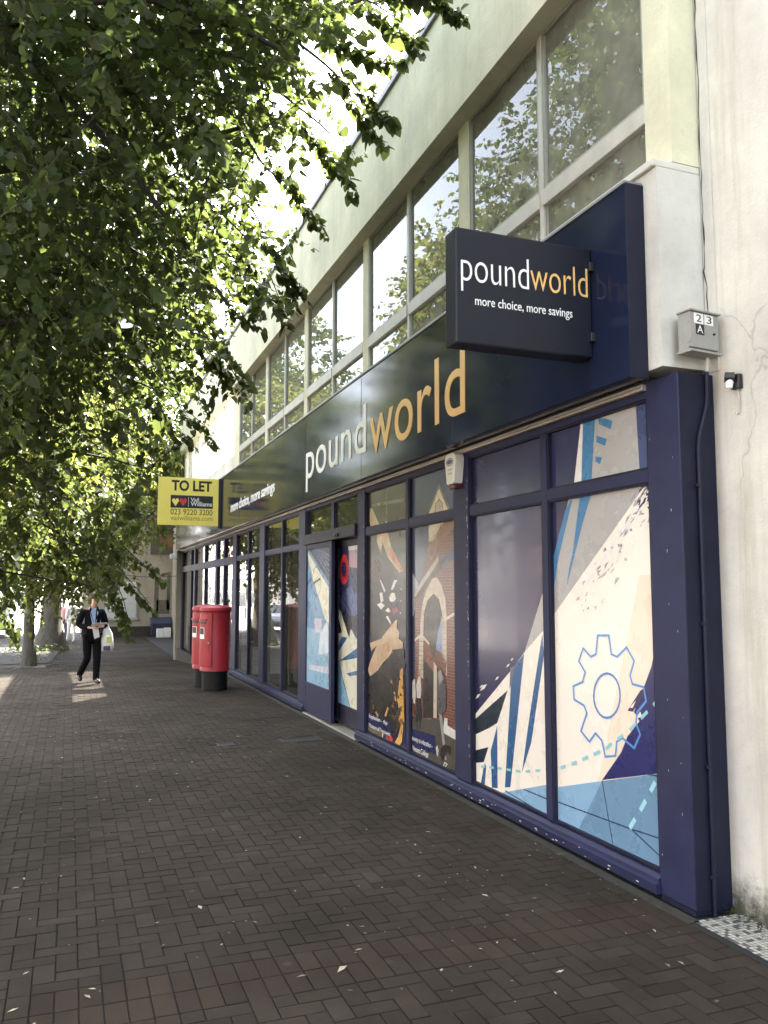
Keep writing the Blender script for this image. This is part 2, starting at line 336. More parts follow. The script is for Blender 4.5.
FONT = {}
def text_mesh(txt, spacing=1.0, depth=0.0, offset=0.0):
    cu = bpy.data.curves.new('lettering', 'FONT'); cu.body = txt; cu.size = 1; cu.space_character = spacing; cu.extrude = depth; cu.offset = offset; cu.resolution_u = 6
    o = bpy.data.objects.new('lettering_tmp', cu); COL.objects.link(o); bpy.context.view_layer.update()
    dg = bpy.context.evaluated_depsgraph_get(); me = bpy.data.meshes.new_from_object(o.evaluated_get(dg), depsgraph=dg)
    bpy.data.objects.remove(o); bpy.data.curves.remove(cu); me.materials.clear(); return me
def lettering(name, txt, org, right, up, w, h, m, parent=None, depth=.004, spacing=1.0, offset=0.0, tight=True):
    """text fitted to a w x h box whose lower left corner is org"""
    me = text_mesh(txt, spacing, 0.5, offset); n = len(me.vertices); co = np.empty(n * 3, np.float32); me.vertices.foreach_get('co', co); co = co.reshape(-1, 3)
    lo = co.min(0); hi = co.max(0); s = (co - lo) / np.maximum(hi - lo, 1e-6)
    org, right, up = map(lambda a: np.array(a, float), (org, right, up)); nrm = np.cross(right, up)
    w3 = org + s[:, :1] * w * right + s[:, 1:2] * h * up + (s[:, 2:3]) * depth * nrm
    me.vertices.foreach_set('co', w3.astype(np.float32).ravel()); me.update()
    return link(name, me, m, parent)

# ------------------------------------------------------------------ world, sun, camera
SUN_AZ, SUN_EL = R(39.8), R(48.8)      # clockwise from +Y
w = bpy.data.worlds.new('World'); scene.world = w; w.use_nodes = True
sk = w.node_tree.nodes.new('ShaderNodeTexSky'); sk.sky_type = 'NISHITA'; sk.sun_disc = False
sk.sun_elevation = SUN_EL; sk.sun_rotation = SUN_AZ; sk.air_density = 1.0; sk.dust_density = 2.2; sk.ozone_density = 1.0
bg = w.node_tree.nodes['Background']; hs = w.node_tree.nodes.new('ShaderNodeHueSaturation'); hs.inputs['Saturation'].default_value = .5; w.node_tree.links.new(sk.outputs['Color'], hs.inputs['Color']); w.node_tree.links.new(hs.outputs['Color'], bg.inputs['Color']); bg.inputs['Strength'].default_value = .15
sl = bpy.data.lights.new('sun', 'SUN'); sl.energy = 4.2; sl.angle = R(.5); sl.color = (1, .93, .82)
so = bpy.data.objects.new('sun', sl); COL.objects.link(so)
tosun = Vector((math.sin(SUN_AZ) * math.cos(SUN_EL), math.cos(SUN_AZ) * math.cos(SUN_EL), math.sin(SUN_EL)))
so.rotation_euler = tosun.to_track_quat('Z', 'Y').to_euler(); so.location = (10, 20, 30)
cd = bpy.data.cameras.new('camera'); cam = bpy.data.objects.new('camera', cd); COL.objects.link(cam); scene.camera = cam
cd.sensor_fit = 'VERTICAL'; cd.sensor_height = 24; cd.lens = F / 1024 * 24; cd.clip_end = 2000; cd.clip_start = .05
cam.matrix_world = Matrix(((RT[0], UP[0], -FW[0], CAM[0]), (RT[1], UP[1], -FW[1], CAM[1]), (RT[2], UP[2], -FW[2], CAM[2]), (0, 0, 0, 1)))
scene.view_settings.view_transform = 'Standard'; scene.view_settings.look = 'None'; scene.view_settings.gamma = 1; scene.view_settings.exposure = 3.6
scene.render.engine = 'CYCLES'; scene.cycles.max_bounces = 8; scene.cycles.diffuse_bounces = 4; scene.cycles.transparent_max_bounces = 12
scene.cycles.caustics_reflective = False; scene.cycles.caustics_refractive = False; scene.cycles.sample_clamp_indirect = 6
scene.cycles.use_denoising = True

# ================================================================== GROUND
def sheet(name, m, xs, ys, dz=0.0):
    b = MB()
    for i in range(len(ys) - 1):
        b.add([(xs[0], ys[i], gz(ys[i]) + dz), (xs[1], ys[i], gz(ys[i]) + dz), (xs[1], ys[i + 1], gz(ys[i + 1]) + dz), (xs[0], ys[i + 1], gz(ys[i + 1]) + dz)], [(0, 1, 2, 3)])
    return structure(b.build(name, m))
YS = [-60, 18, 20, 22, 24, 26, 27, 400]
sheet('ground', M['asphalt'], (-300, 300), [-300] + YS[1:], -.16)
sheet('pavement_bed', M['mortar'], (-8.6, 4), [-20] + YS[1:-1] + [46], -.008)

def paving():
    Wb = .1; g = .0022; quads = []; rnd = []; red = []
    def brick(x0, y0, x1, y1, r):
        quads.append((x0, y0, x1, y1)); rnd.append(float(np.clip(.5 + .15 * RNG.normal() + (.5 * RNG.normal() if RNG.random() < .06 else 0), 0, 1))); red.append(r)
    X0, X1, Y0, Y1 = -8.5, .26, .5, 41
    nx0, nx1 = int(X0 / Wb) - 2, int(X1 / Wb) + 2
    bands = [(3.8, 4.2), (15.6, 16.0), (27.4, 27.8)]
    inb = lambda y: any(a - 1e-6 <= y < b - 1e-6 for a, b in bands)
    for j in range(int(Y0 / Wb), int(Y1 / Wb)):
        for i in range(nx0, nx1):
            k = (i - j) % 4; x = i * Wb; y = j * Wb
            if k == 0:
                if inb(y + .05): continue
                brick(x, y, x + 2 * Wb, y + Wb, 0)
            elif k == 3:
                a, b = inb(y + .05), inb(y + .15)
                if a and b: continue
                if a: brick(x, y + Wb, x + Wb, y + 2 * Wb, 0)
                elif b: brick(x, y, x + Wb, y + Wb, 0)
                else: brick(x, y, x + Wb, y + 2 * Wb, 0)
    for a, b in bands:
        for r in (0, 1):
            for i in range(nx0, nx1): brick(i * Wb, a + r * .2, (i + 1) * Wb, a + (r + 1) * .2, 1)
    q = np.array(quads); rnd = np.array(rnd); red = np.array(red)
    cx = (q[:, 0] + q[:, 2]) / 2; cy = (q[:, 1] + q[:, 3]) / 2
    keep = (cx > X0) & (((cx < -.06)) | ((cy < 3.75) & (cx < -.1))) & ~((cx > -.06))
    # nothing under the drain gratings
    for (gx0, gx1, gy0, gy1) in GRATES: keep &= ~((cx > gx0 - .02) & (cx < gx1 + .02) & (cy > gy0 - .02) & (cy < gy1 + .02))
    q, rnd, red, cy = q[keep], rnd[keep], red[keep], cy[keep]
    n = len(q); ins = g + .002
    tilt = RNG.normal(0, .0007, (n, 4)); base = RNG.normal(0, .0010, n)
    def gzv(y): return -0.04 * np.clip(y - 18, 0, 9)
    V = np.empty((n, 8, 3))
    cor = [(0, 1), (2, 1), (2, 3), (0, 3)]; sgn = [(1, 1), (-1, 1), (-1, -1), (1, -1)]
    for c in range(4):
        for lvl, inset, z in ((0, g, -.007), (4, ins, 0.0)):
            V[:, c + lvl, 0] = q[:, cor[c][0]] + sgn[c][0] * inset; V[:, c + lvl, 1] = q[:, cor[c][1]] + sgn[c][1] * inset
            V[:, c + lvl, 2] = gzv(V[:, c + lvl, 1]) + z + (base + tilt[:, c] if lvl == 4 else 0)
    fs = np.array([(4, 5, 6, 7), (0, 1, 5, 4), (1, 2, 6, 5), (2, 3, 7, 6), (3, 0, 4, 7)])
    Fc = (np.arange(n)[:, None, None] * 8 + fs[None]).reshape(-1, 4)
    me = bpy.data.meshes.new('pavement'); me.vertices.add(n * 8); me.vertices.foreach_set('co', V.reshape(-1))
    me.loops.add(Fc.size); me.polygons.add(len(Fc)); me.loops.foreach_set('vertex_index', Fc.reshape(-1))
    me.polygons.foreach_set('loop_start', np.arange(0, Fc.size, 4)); me.polygons.foreach_set('loop_total', np.full(len(Fc), 4))
    me.materials.append(M['paver']); me.materials.append(M['paver_red'])
    me.polygons.foreach_set('material_index', np.repeat(red, 5)); me.update(calc_edges=True)
    me.polygons.foreach_set('use_smooth', np.zeros(len(Fc), bool)); a = me.attributes.new('rnd', 'FLOAT', 'FACE'); a.data.foreach_set('value', np.repeat(rnd, 5).astype(np.float32))
    structure(link('pavement', me))
GRATES = [(-.86, -.36, 9.85, 10.15), (-1.62, -1.42, 9.9, 10.1)]
paving()
# kerb, road and far pavement (the sunny side of the street)
structure(MB().box(-8.75, -8.6, -60, 120, -.5, 0.004).build('kerb', M['kerb'], bevel=.015))
structure(MB().box(-21.5, -18.4, -60, 120, -.5, -.02).build('far_pavement', M['kerb']))
sheet('street', M['plaza'], (-18.4, -8.75), YS, -.13)
sheet('side_street', M['kerb'], (-8.6, -2.7), [46, 60, 120, 300], -.03)

def soup(name, V, Fc, m, rnd, nper, parent=None):
    """big face soup: V (n,3), Fc quads, rnd one value per piece of nper quads"""
    me = bpy.data.meshes.new(name); me.vertices.add(len(V)); me.vertices.foreach_set('co', np.ascontiguousarray(V, np.float32).reshape(-1))
    me.loops.add(Fc.size); me.polygons.add(len(Fc)); me.loops.foreach_set('vertex_index', Fc.reshape(-1).astype(np.int32))
    me.polygons.foreach_set('loop_start', np.arange(0, Fc.size, Fc.shape[1]).astype(np.int32)); me.polygons.foreach_set('loop_total', np.full(len(Fc), Fc.shape[1], np.int32))
    me.update(calc_edges=True)
    a = me.attributes.new('rnd', 'FLOAT', 'FACE'); a.data.foreach_set('value', np.repeat(rnd, nper).astype(np.float32))
    return link(name, me, m, parent)

# mosaic threshold in front of the next doorway
q = []; rv = []
for i in range(24):
    for j in range(64):
        x = -.055 + i * .0245; y = 2.25 + j * .0245
        if x > .24 or y > 3.80: continue
        q.append([(x, y, .004), (x + .022, y, .004), (x + .022, y + .022, .004), (x, y + .022, .004)])
        rv.append(.08 + .1 * RNG.random() if ((i % 3 == 0 and j % 3 == 0) or RNG.random() < .12) else .55 + .45 * RNG.random())
V = np.array(q).reshape(-1, 3); structure(soup('mosaic_threshold', V, np.arange(len(V)).reshape(-1, 4), M['mosaic'], np.array(rv), 1))
structure(MB().box(-.1, .26, .4, 3.8, -.05, .0005).build('threshold_bed', M['mortar']))
structure(MB().box(-.1, -.02, 3.8, 27, -.5, .004).build('footing_strip', M['soil']))

# drain gratings
def grate(x0, x1, y0, y1, label):
    t = thing('drain_grate', label, 'drain', ((x0 + x1) / 2, (y0 + y1) / 2, 0), group='drain covers set in the paving')
    f = MB(); e = .018
    f.box(x0, x1, y0, y0 + e, -.03, .001).box(x0, x1, y1 - e, y1, -.03, .001).box(x0, x0 + e, y0 + e, y1 - e, -.03, .001).box(x1 - e, x1, y0 + e, y1 - e, -.03, .001)
    f.build('frame', M['iron'], t)
    s = MB(); k = max(4, int((x1 - x0) / .04)); xs = np.linspace(x0 + e, x1 - e, k * 2 + 1)
    for i in range(k): s.box(xs[2 * i] + .004, xs[2 * i + 1] + .004, y0 + e, y1 - e, -.03, -.002)
    s.build('bars', M['iron'], t)
grate(*GRATES[0], 'larger black iron drain grate in the paving near the sliding door')
grate(*GRATES[1], 'small square iron drain cover out in the paving')

# pale litter and fallen leaves on the bricks
q = []; rv = []
def scrap(x, y, l, w_, tone):
    """one curled scrap: two halves folded along the middle"""
    a = RNG.random() * 6.28; c, sn = math.cos(a), math.sin(a); z = gz(y) + .003; k1, k2 = .35 * w_ * RNG.random(), .6 * w_ * RNG.random()
    T_ = lambda p, r, h: (x + c * p - sn * r, y + sn * p + c * r, z + h)
    q.append([T_(-l, 0, .001), T_(-.1 * l, -w_, k2), T_(l, -.1 * w_, k1), T_(0, 0, .0)]); q.append([T_(-l, 0, .001), T_(0, 0, .0), T_(l, -.1 * w_, k1), T_(.1 * l, w_, k2 * 1.3)])
    rv.extend([tone, tone * .9])
cl = [(RNG.uniform(-4.9, -.5), RNG.uniform(3, 15)) for _ in range(26)]
for i in range(620):
    if RNG.random() < .55: k = cl[int(RNG.random() * 26)]; x, y = k[0] + .5 * RNG.normal(), k[1] + .6 * RNG.normal()
    else: x, y = -.3 - 4.8 * RNG.random(), 2.4 + 14 * RNG.random() ** 1.4
    if x > -.1 or y < 2: continue
    l = .004 + .011 * RNG.random() ** 2; scrap(x, y, l * (1 + RNG.random()), l * .6, .55 + .45 * RNG.random() if RNG.random() < .6 else .4 * RNG.random())
for (u, v, l) in ((200, 908, .034), (342, 970, .04), (560, 972, .026), (485, 896, .03), (92, 990, .02), (655, 893, .036), (150, 800, .02), (300, 838, .02)):
    p_ = CAM + ray(u, v) * (-1.8 / ray(u, v)[2]); scrap(p_[0], p_[1], l, l * .38, .78)
for i in range(420):   # crumbs of leaf and grit drifted against the foot of the shop front
    y = 4 + 15 * RNG.random(); y += .35 * math.sin(y * 3.1); x = -.055 - .09 * abs(RNG.normal()) * (1 + math.sin(y * 1.7)); l = .004 + .008 * RNG.random(); scrap(x, y, l, l * .6, .32 * RNG.random())
V = np.array(q).reshape(-1, 3); tag(soup('leaf_litter', V, np.arange(len(V)).reshape(-1, 4), M['litter'], np.array(rv), 1), 'pale scraps of fallen leaf scattered over the brown paving', 'litter', kind='stuff')

# ================================================================== THE SHOP BUILDING
B = thing('shop_building', 'two storey cream concrete shop building with navy shop front and a band of upper windows', 'building', (0, 15, 0))
XW = .05                                   # upper wall plane
YE = 3.90                                  # near end of the facade
PX, PB, PT = -.10, 6.20, 7.41              # parapet front, bottom, top
YF = 27.0                                  # far end
MB().box(PX, .30, YE, YF, PB, PT).build('parapet', M['cream'], B)
MB().box(PX - .035, .34, YE - .02, YF + .05, PT + .002, PT + .09).build('parapet_coping', M['grey_metal'], B, bevel=.01)
MB().box(-.10, .26, YE, 18.0, 4.352, 4.40).build('window_sill', M['white_conc'], B, bevel=.008)
MB().box(-.07, .26, YE, YF, 3.12, 4.35).build('lower_wall', M['white_conc'], B)
MB().box(XW, .26, YE, 4.14, 4.402, PB - .002).build('end_pier', M['cream'], B)
MB().box(XW, .26, 17.75, 18.3, 4.402, PB - .002).build('wall', M['cream'], B)
for y in (6.75, 9.52, 12.33, 15.1):
    MB().box(XW, .24, y - .10, y + .10, 4.402, PB - .002).build('window_post', M['cream'], B, bevel=.006)
edges = [4.14, 6.65, 6.85, 9.42, 9.62, 12.23, 12.43, 15.0, 15.2, 17.75]
def upper_window(y0, y1, win=None):
    """one casement over a narrow bottom light"""
    fr = MB(); t = .03; xa, xb = XW + .012, XW + .07
    z0, z1, z2, z3 = 4.402, 4.775, 4.905, PB - .002
    fr.box(xa, xb, y0, y0 + t, z2, z3).box(xa, xb, y1 - t, y1, z2, z3).box(xa, xb, y0 + t, y1 - t, z2, z2 + t).box(xa, xb, y0 + t, y1 - t, z3 - t, z3)
    fr.box(xa + .01, xb, y0, y0 + t * .8, z0, z1).box(xa + .01, xb, y1 - t * .8, y1, z0, z1)
    f = fr.build('window', M['winframe_dk'], B, bevel=.004)
    MB().box(XW - .005, xb + .02, y0 - .0, y1, z1 + .001, z2 - .001).build('rail', M['winframe'], f, bevel=.006)
    gx = XW + .035
    e = RNG.normal(0, .0022, 4)            # panes never sit perfectly in one plane
    MB().add([(gx + e[0], y0 + t, z2 + t), (gx + e[1], y1 - t, z2 + t), (gx + e[2], y1 - t, z3 - t), (gx + e[3], y0 + t, z3 - t)], [(0, 1, 2, 3)]).build('pane', M['glass_up'], f)
    MB().add([(gx + e[1], y0 + t * .8, z0), (gx, y1 - t * .8, z0), (gx + e[0], y1 - t * .8, z1), (gx, y0 + t * .8, z1)], [(0, 1, 2, 3)]).build('pane', M['glass_up'], f)
for k in range(5):
    a, c = edges[2 * k], edges[2 * k + 1]; mid = (a + c) / 2
    MB().box(XW + .004, XW + .10, mid - .026, mid + .026, 4.402, PB - .003).build('mullion', M['winframe'], B, bevel=.005)
    upper_window(a, mid - .027); upper_window(mid + .027, c)
    MB().box(.45, .47, a - .2, c + .2, 4.402, PB + .3).build('blind', M['blind'] if k < 3 else M['blind_lt'], B)
MB().box(.31, 8, YE, 18.2, 6.9, 7.1).build('roof', M['grey_metal'], B)
# added glazed bay at the far end, roofless so sun through it stripes the pavement
ys = np.linspace(18.3, 26.7, 7)
for i in range(6):
    f = MB().box(XW, .12, ys[i] + (0 if i else .002), ys[i] + .10, 4.402, PB - .002).box(XW, .12, ys[i] + .10, ys[i + 1], 4.402, 4.80).build('added_glazed_panel', M['white_conc'], B)
    MB().add([(.09, ys[i] + .10, 4.80), (.09, ys[i + 1], 4.80), (.09, ys[i + 1], PB), (.09, ys[i] + .10, PB)], [(0, 1, 2, 3)]).build('pane', M['glass_frost'], f)
MB().box(XW, .30, 26.7, YF, 4.36, PB - .002).build('wall', M['cream'], B)
# body of the building
MB().box(8, 8.2, YE, YF, -.4, 7.0).build('rear_wall', M['brick'], B)
MB().box(.27, 8, 26.8, YF, -.4, 4.3).build('side_wall', M['brick'], B)
MB().box(.27, 8, YE + .004, YE + .2, -.4, 6.89).build('side_wall', M['interior'], B)
MB().box(.30, 8, 18.1, 18.28, 4.41, 6.88).build('side_wall', M['stucco'], B)
MB().box(.20, 7.99, YE + .21, 26.79, 3.13, 4.34).build('upper_floor', M['interior'], B)
MB().box(.14, 7.99, YE + .21, 26.79, -.5, -.01).build('shop_floor', M['interior'], B)
MB().box(3.6, 3.7, YE + .21, 26.79, 0, 3.12).build('partition', M['interior'], B)
MB().box(.5, 3.6, 12.0, 12.06, 0, 3.12).build('partition', M['interior'], B)

# ---------------- shop front
ZT = 3.03                                   # top of the shop front
posts = [(6.62, 6.92), (9.40, 9.67), (12.10, 12.46), (14.90, 15.30), (17.62, 18.05), (20.1, 20.35), (23.8, 24.05), (26.5, 26.75)]
MB().box(0, .255, 3.86, 4.15, 0.03, 3.085).build('corner_pilaster', M['navy'], B, bevel=.008)
MB().box(.006, .254, 3.853, 3.8595, .03, 3.08).build('pilaster_return_shade', M['navy_dk'], B)['label'] = 'greyer, darker side of the pilaster, its shade put into the colour'  # thin dark sheet over the return, carrying its shade as colour
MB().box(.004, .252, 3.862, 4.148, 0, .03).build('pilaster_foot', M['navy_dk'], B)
for (a, c) in posts:
    MB().box(0, .14, a, c, gz(a) + (.14 if a < 18 else 0), ZT).build('shopfront_post', M['navy'], B, bevel=.006)
MB().box(.01, .14, 4.151, 26.5, 2.985, ZT - .001).build('head_rail', M['navy'], B, bevel=.004)
MB().box(-.03, .14, 4.151, 26.75, ZT + .002, ZT + .042).build('weathered_trim', M['alu'], B, bevel=.005)
MB().box(-.012, .14, 4.151, 26.75, ZT + .043, ZT + .09).build('weathered_trim', M['dark_joint'], B)
MB().box(-.045, -.031, 4.151, 26.75, ZT + .020, ZT + .030).build('weathered_trim', M['alu'], B)

def riser(y0, y1, zb=.03):
    b = MB()
    prof = [(.14, zb), (-.028, zb), (-.032, zb + .055), (-.012, zb + .062), (-.010, zb + .085), (.045, zb + .118), (.14, zb + .118)]
    b.prism(prof, lambda p: (p[0], y0, p[1]), (0, y1 - y0, 0)); return b.build('stall_riser', M['navy'], B)
riser(4.151, 9.669); riser(12.101, 18.049)
riser(18.051, 20.3, 0.0)
# chips where the paint has flaked off the riser and posts
ch = MB()
def chip(x, y, z, s, vert=False):
    n = 6; pts = []
    for k in range(n):
        a = k / n * 6.28; r = s * (.5 + .7 * RNG.random()); pts.append((y + r * math.cos(a) * (.35 if vert else 2.4), z + r * math.sin(a) * (2.2 if vert else .5)))
    ch.add([(x, p, q) for p, q in pts], [tuple(range(n))])
for i in range(48):
    y = 4.2 + 5.3 * RNG.random() ** 1.2; chip(-.0335, y, .03 + .006 + .045 * RNG.random(), .004 + .006 * RNG.random())
for i in range(46): chip(-.001, 6.64 + .006 * RNG.normal(), .3 + 2.5 * RNG.random(), .003 + .007 * RNG.random(), True)
for i in range(30): chip(-.001, 9.415 + .006 * RNG.normal(), .3 + 2.3 * RNG.random(), .003 + .006 * RNG.random(), True)
for i in range(12): chip(-.001, 3.9 + .23 * RNG.random(), .2 + 2.8 * RNG.random(), .003 + .003 * RNG.random(), True)
ch.build('paint_chip', M['plate'], B)['kind'] = 'stuff'

# ---------------- window graphics: flat coloured shapes on the panes
GX = .045
GC = {}
def gm(r, g, b, k=.82):
    key = (r, g, b)
    if key not in GC:
        c = np.array(srgb(r, g, b)) * k
        GC[key] = mat('vinyl_%d' % len(GC), tuple(c), .28, .025, 3, spec=.35, coat=.08)
    return GC[key]
def clip(poly, y0, y1, z0, z1):
    def cut(pts, f, inter):
        out = []
        for i in range(len(pts)):
            a, c = pts[i - 1], pts[i]
            ia, ic = f(a), f(c)
            if ia != ic: out.append(inter(a, c))
            if ic: out.append(c)
        return out
    def iy(v): return lambda a, c: (v, a[1] + (c[1] - a[1]) * (v - a[0]) / (c[0] - a[0]))
    def iz(v): return lambda a, c: (a[0] + (c[0] - a[0]) * (v - a[1]) / (c[1] - a[1]), v)
    for f, it in ((lambda p: p[0] >= y0, iy(y0)), (lambda p: p[0] <= y1, iy(y1)), (lambda p: p[1] >= z0, iz(z0)), (lambda p: p[1] <= z1, iz(z1))):
        poly = cut(poly, f, it)
        if len(poly) < 3: return []
    return poly
class Art:
    """layers of flat shapes on one pane; pixel outlines are surveyed onto the pane's own plane"""
    def __init__(s, rect, x): s.r = rect; s.x = x; s.mb = MB(); s.mats = []; s.layer = 0; s.step = 1.0
    def col(s, c):
        m = gm(*c) if isinstance(c, tuple) else c
        if m not in s.mats: s.mats.append(m)
        s.mb.cur = s.mats.index(m)
    def yz(s, poly, c):
        p = clip(poly, *s.r)
        if len(p) < 3: return
        s.layer += s.step; s.col(c); x = s.x - .00016 * s.layer
        s.mb.add([(x, a, z) for a, z in p], [tuple(range(len(p)))])
    def px(s, pts, c, tf=None):
        s.yz([tuple(onx(*(tf(*p) if tf else p), s.x)[1:]) for p in pts], c)
    def line(s, pts, wd, c, tf=None, dash=None):
        q = [np.array(onx(*(tf(*p) if tf else p), s.x)[1:]) for p in pts]
        if dash:
            dense = [q[0]]
            for a, b2 in zip(q, q[1:]):
                n = max(1, int(np.linalg.norm(b2 - a) / .01)); dense += [a + (b2 - a) * k / n for k in range(1, n + 1)]
            acc = 0; seg = []; segs = []
            for a, b2 in zip(dense, dense[1:]):
                acc += np.linalg.norm(b2 - a)
                if acc % (dash * 2) < dash: seg.append((a, b2))
                elif seg: segs.append((seg[0][0], seg[-1][1])); seg = []
        else: segs = list(zip(q, q[1:]))
        s.layer += 1; s.col(c); x0_ = s.x - .00016 * s.layer
        for k_, (a, b2) in enumerate(segs):
            x = x0_ - .000012 * (k_ % 3); d = b2 - a; l = np.linalg.norm(d)
            if l < 1e-5: continue
            d /= l; nn = np.array([-d[1], d[0]]) * wd / 2; e = d * wd * .35 if not dash else d * 0
            pl = clip([tuple(a - e + nn), tuple(b2 + e + nn), tuple(b2 + e - nn), tuple(a - e - nn)], *s.r)
            if len(pl) >= 3: s.mb.add([(x, y, z) for y, z in pl], [tuple(range(len(pl)))])
    def text(s, txt, p, w, h, m, parent, slope=0):
        s.layer += 1
        lettering('lettering', txt, (s.x - .00016 * s.layer - .0006, p[0], p[1]), (0, -1, 0), (0, 0, 1), w, h, m, parent, depth=.0004)
    def done(s, name, parent): return s.mb.build(name, s.mats, parent)

def window_frame(y0, y1, zs, mull, name='display_window', zb=.15, tr=(2.465, 2.545), mw=.07, m='navy', x0=.008):
    f = MB(); gk = MB(); e = .022
    f.box(x0, .12, mull - mw / 2, mull + mw / 2, zb, 2.984)
    f.box(x0 + .003, .12, y0, mull - mw / 2, tr[0], tr[1]).box(x0 + .003, .12, mull + mw / 2, y1, tr[0], tr[1])
    for (a, c) in ((y0, mull - mw / 2), (mull + mw / 2, y1)):
        for (z0, z1) in ((zb, tr[0]), (tr[1], 2.984)):
            gk.box(.016, .1, a + .001, a + e, z0, z1).box(.016, .1, c - e, c - .001, z0, z1).box(.018, .1, a + e, c - e, z0, z0 + e * .7).box(.018, .1, a + e, c - e, z1 - e * .6, z1)
    w = f.build(name, M[m], B, bevel=.003); gk.build('glazing_bead', M['navy_dk'], w)  # bead colour darkened to paint in the shade of the reveal
    panes = [(a + e * .8, c - e * .8, z0 + .012, z1 - .01) for (a, c) in ((y0, mull - mw / 2), (mull + mw / 2, y1)) for (z0, z1) in ((zb, tr[0]), (tr[1], 2.984))]
    return w, panes       # near-lower, near-upper, far-lower, far-upper

NV = (52, 54, 92); CRM = (246, 237, 221); GRY = (176, 174, 170); BLU = (72, 128, 170); BL2 = (56, 98, 140); LBL = (140, 178, 205); LB2 = (112, 146, 172); DKG = (30, 44, 58); PCH = (240, 224, 200); WHT = (236, 230, 222); TEA = (150, 205, 210)
M['pane_navy'] = mat('navy_vinyl_pane', tuple(np.array(srgb(52, 52, 88)) * .8), .2, .10, 1.5, coat=.12)

# ---- bay A: two panes of geometric artwork
wA, pn = window_frame(4.152, 6.618, None, 5.36)
z6 = lambda X, Y: (440 + X / 4.5714, 420 + Y / 4.5714); z7 = lambda X, Y: (440 + X / 4.5714, 600 + Y / 4.5714)
z8 = lambda X, Y: (540 + X / 4.5714, 700 + Y / 4.5714); z3 = lambda X, Y: (440 + X / 2.3415, 620 + Y / 2.3415); z2 = lambda X, Y: (440 + X / 2.3415, 360 + Y / 2.3415)
def pane_mesh(r, m, par, x=GX):
    return MB().add([(x, r[0], r[2]), (x, r[1], r[2]), (x, r[1], r[3]), (x, r[0], r[3])], [(0, 1, 2, 3)]).build('pane', m, par)
for r in pn: pane_mesh(r, M['pane_navy'], wA, GX + .002)
# near pane, lower light
a = Art(pn[0], GX)
a.px([(515, 375), (600, 330), (1080, 40), (1090, 90), (510, 905), (480, 905), (490, 700)], GRY, z6)
a.px([(440, 375), (590, 355), (505, 690), (490, 690), (440, 690)], M['pane_navy'], z6)
a.px([(505, 680), (572, 415), (596, 365), (604, 370), (540, 640), (508, 865), (495, 870)], BLU, z6)
a.px([(640, 340), (700, 330), (690, 345), (650, 480), (610, 640), (578, 768), (590, 680), (608, 600)], BLU, z6)
a.px([(512, 902), (1080, 99), (1120, 99), (1120, 2200), (480, 2200), (480, 900)], CRM, z6)
a.px([(840, 470), (980, 250), (1000, 270), (900, 440), (790, 590), (640, 800), (600, 860), (680, 730)], WHT, z6)
a.step = .06
for k in range(150):   # dry brush marks where the pale field breaks over the grey
    f_ = RNG.random() ** .8; X = 640 + 400 * f_; Y = 850 - 640 * f_ + 20; o_ = 26 * RNG.normal() - 4; l_ = (8 + 26 * RNG.random()) * (.5 + f_); w_ = 2 + 4.5 * RNG.random() * (.4 + f_)
    X += o_ * .8; Y += o_ * .6; j_ = RNG.normal(0, 3, 8)
    a.px([(X - l_ * .5 + j_[0], Y + l_ * .75 + j_[1]), (X - w_ + j_[2], Y - w_ + j_[3]), (X + l_ * .5 + j_[4], Y - l_ * .75 + j_[5]), (X + w_ + j_[6], Y + w_ + j_[7])], ((150, 148, 150), (196, 190, 184), WHT, CRM, (176, 174, 170))[int(RNG.random() * 5)] if f_ < .72 or RNG.random() < .5 else NV, z6)
for k in range(40):
    f_ = RNG.random(); X = 930 + 60 * f_ + 14 * RNG.normal(); Y = 330 - 110 * f_ + 22 * RNG.normal(); l_ = 6 + 16 * RNG.random(); a.px([(X - l_ * .5, Y + l_ * .7), (X - 3, Y - 2), (X + l_ * .5, Y - l_ * .7), (X + 3, Y + 3)], (NV, (96, 98, 126), WHT)[int(RNG.random() * 3)], z6)
a.step = 1.0; a.layer = math.ceil(a.layer)
a.px([(457, -571), (600, -571), (600, 400), (265, 392)], PCH, z8)
a.px([(502, 78), (496, 108), (470, 180), (455, 215), (468, 237), (440, 272), (425, 310), (380, 375), (507, 360), (560, 350), (560, 50)], (44, 46, 98), z3)
a.px([(440, 212), (470, 165), (495, 150), (470, 190), (452, 215)], (60, 52, 86), z3)
a.px([(445, 205), (460, 188), (452, 206)], WHT, z3); a.px([(458, 232), (470, 214), (474, 226)], WHT, z3)
a.px([(40, 404), (286, 370), (180, 590), (140, 760), (40, 700)], LBL, z8)
a.px([(286, 370), (560, 335), (580, 900), (100, 900), (180, 588)], LB2, z8)
a.line([(40, 450), (420, 590), (560, 636)], .009, (52, 66, 90), z8)
a.line([(286, 370), (338, 670)], .009, (52, 66, 90), z8); a.line([(420, 590), (560, 722)], .009, (52, 66, 90), z8); a.line([(490, 338), (560, 352)], .009, (52, 66, 90), z8)
GEAR = [(370, 36), (396, 36), (402, 80), (416, 86), (438, 64), (456, 96), (446, 130), (452, 150), (478, 157), (484, 190), (463, 216), (460, 240), (470, 268), (456, 300), (428, 276), (415, 285), (412, 318), (388, 320), (380, 282), (365, 265), (351, 285), (331, 260), (345, 218), (338, 200), (315, 186), (313, 155), (335, 145), (341, 122), (326, 96), (336, 66), (354, 86), (366, 80), (370, 36)]
a.line(GEAR, .0145, (92, 150, 212), z3)
a.line([(392 + 31 * math.sin(t * .2618), 177 - 52 * math.cos(t * .2618)) for t in range(25)], .0145, (88, 136, 196), z3)
a.line([(0, 322), (70, 318), (150, 292), (300, 225), (420, 130), (525, 20), (560, -30)], .022, TEA, z8, dash=.075)
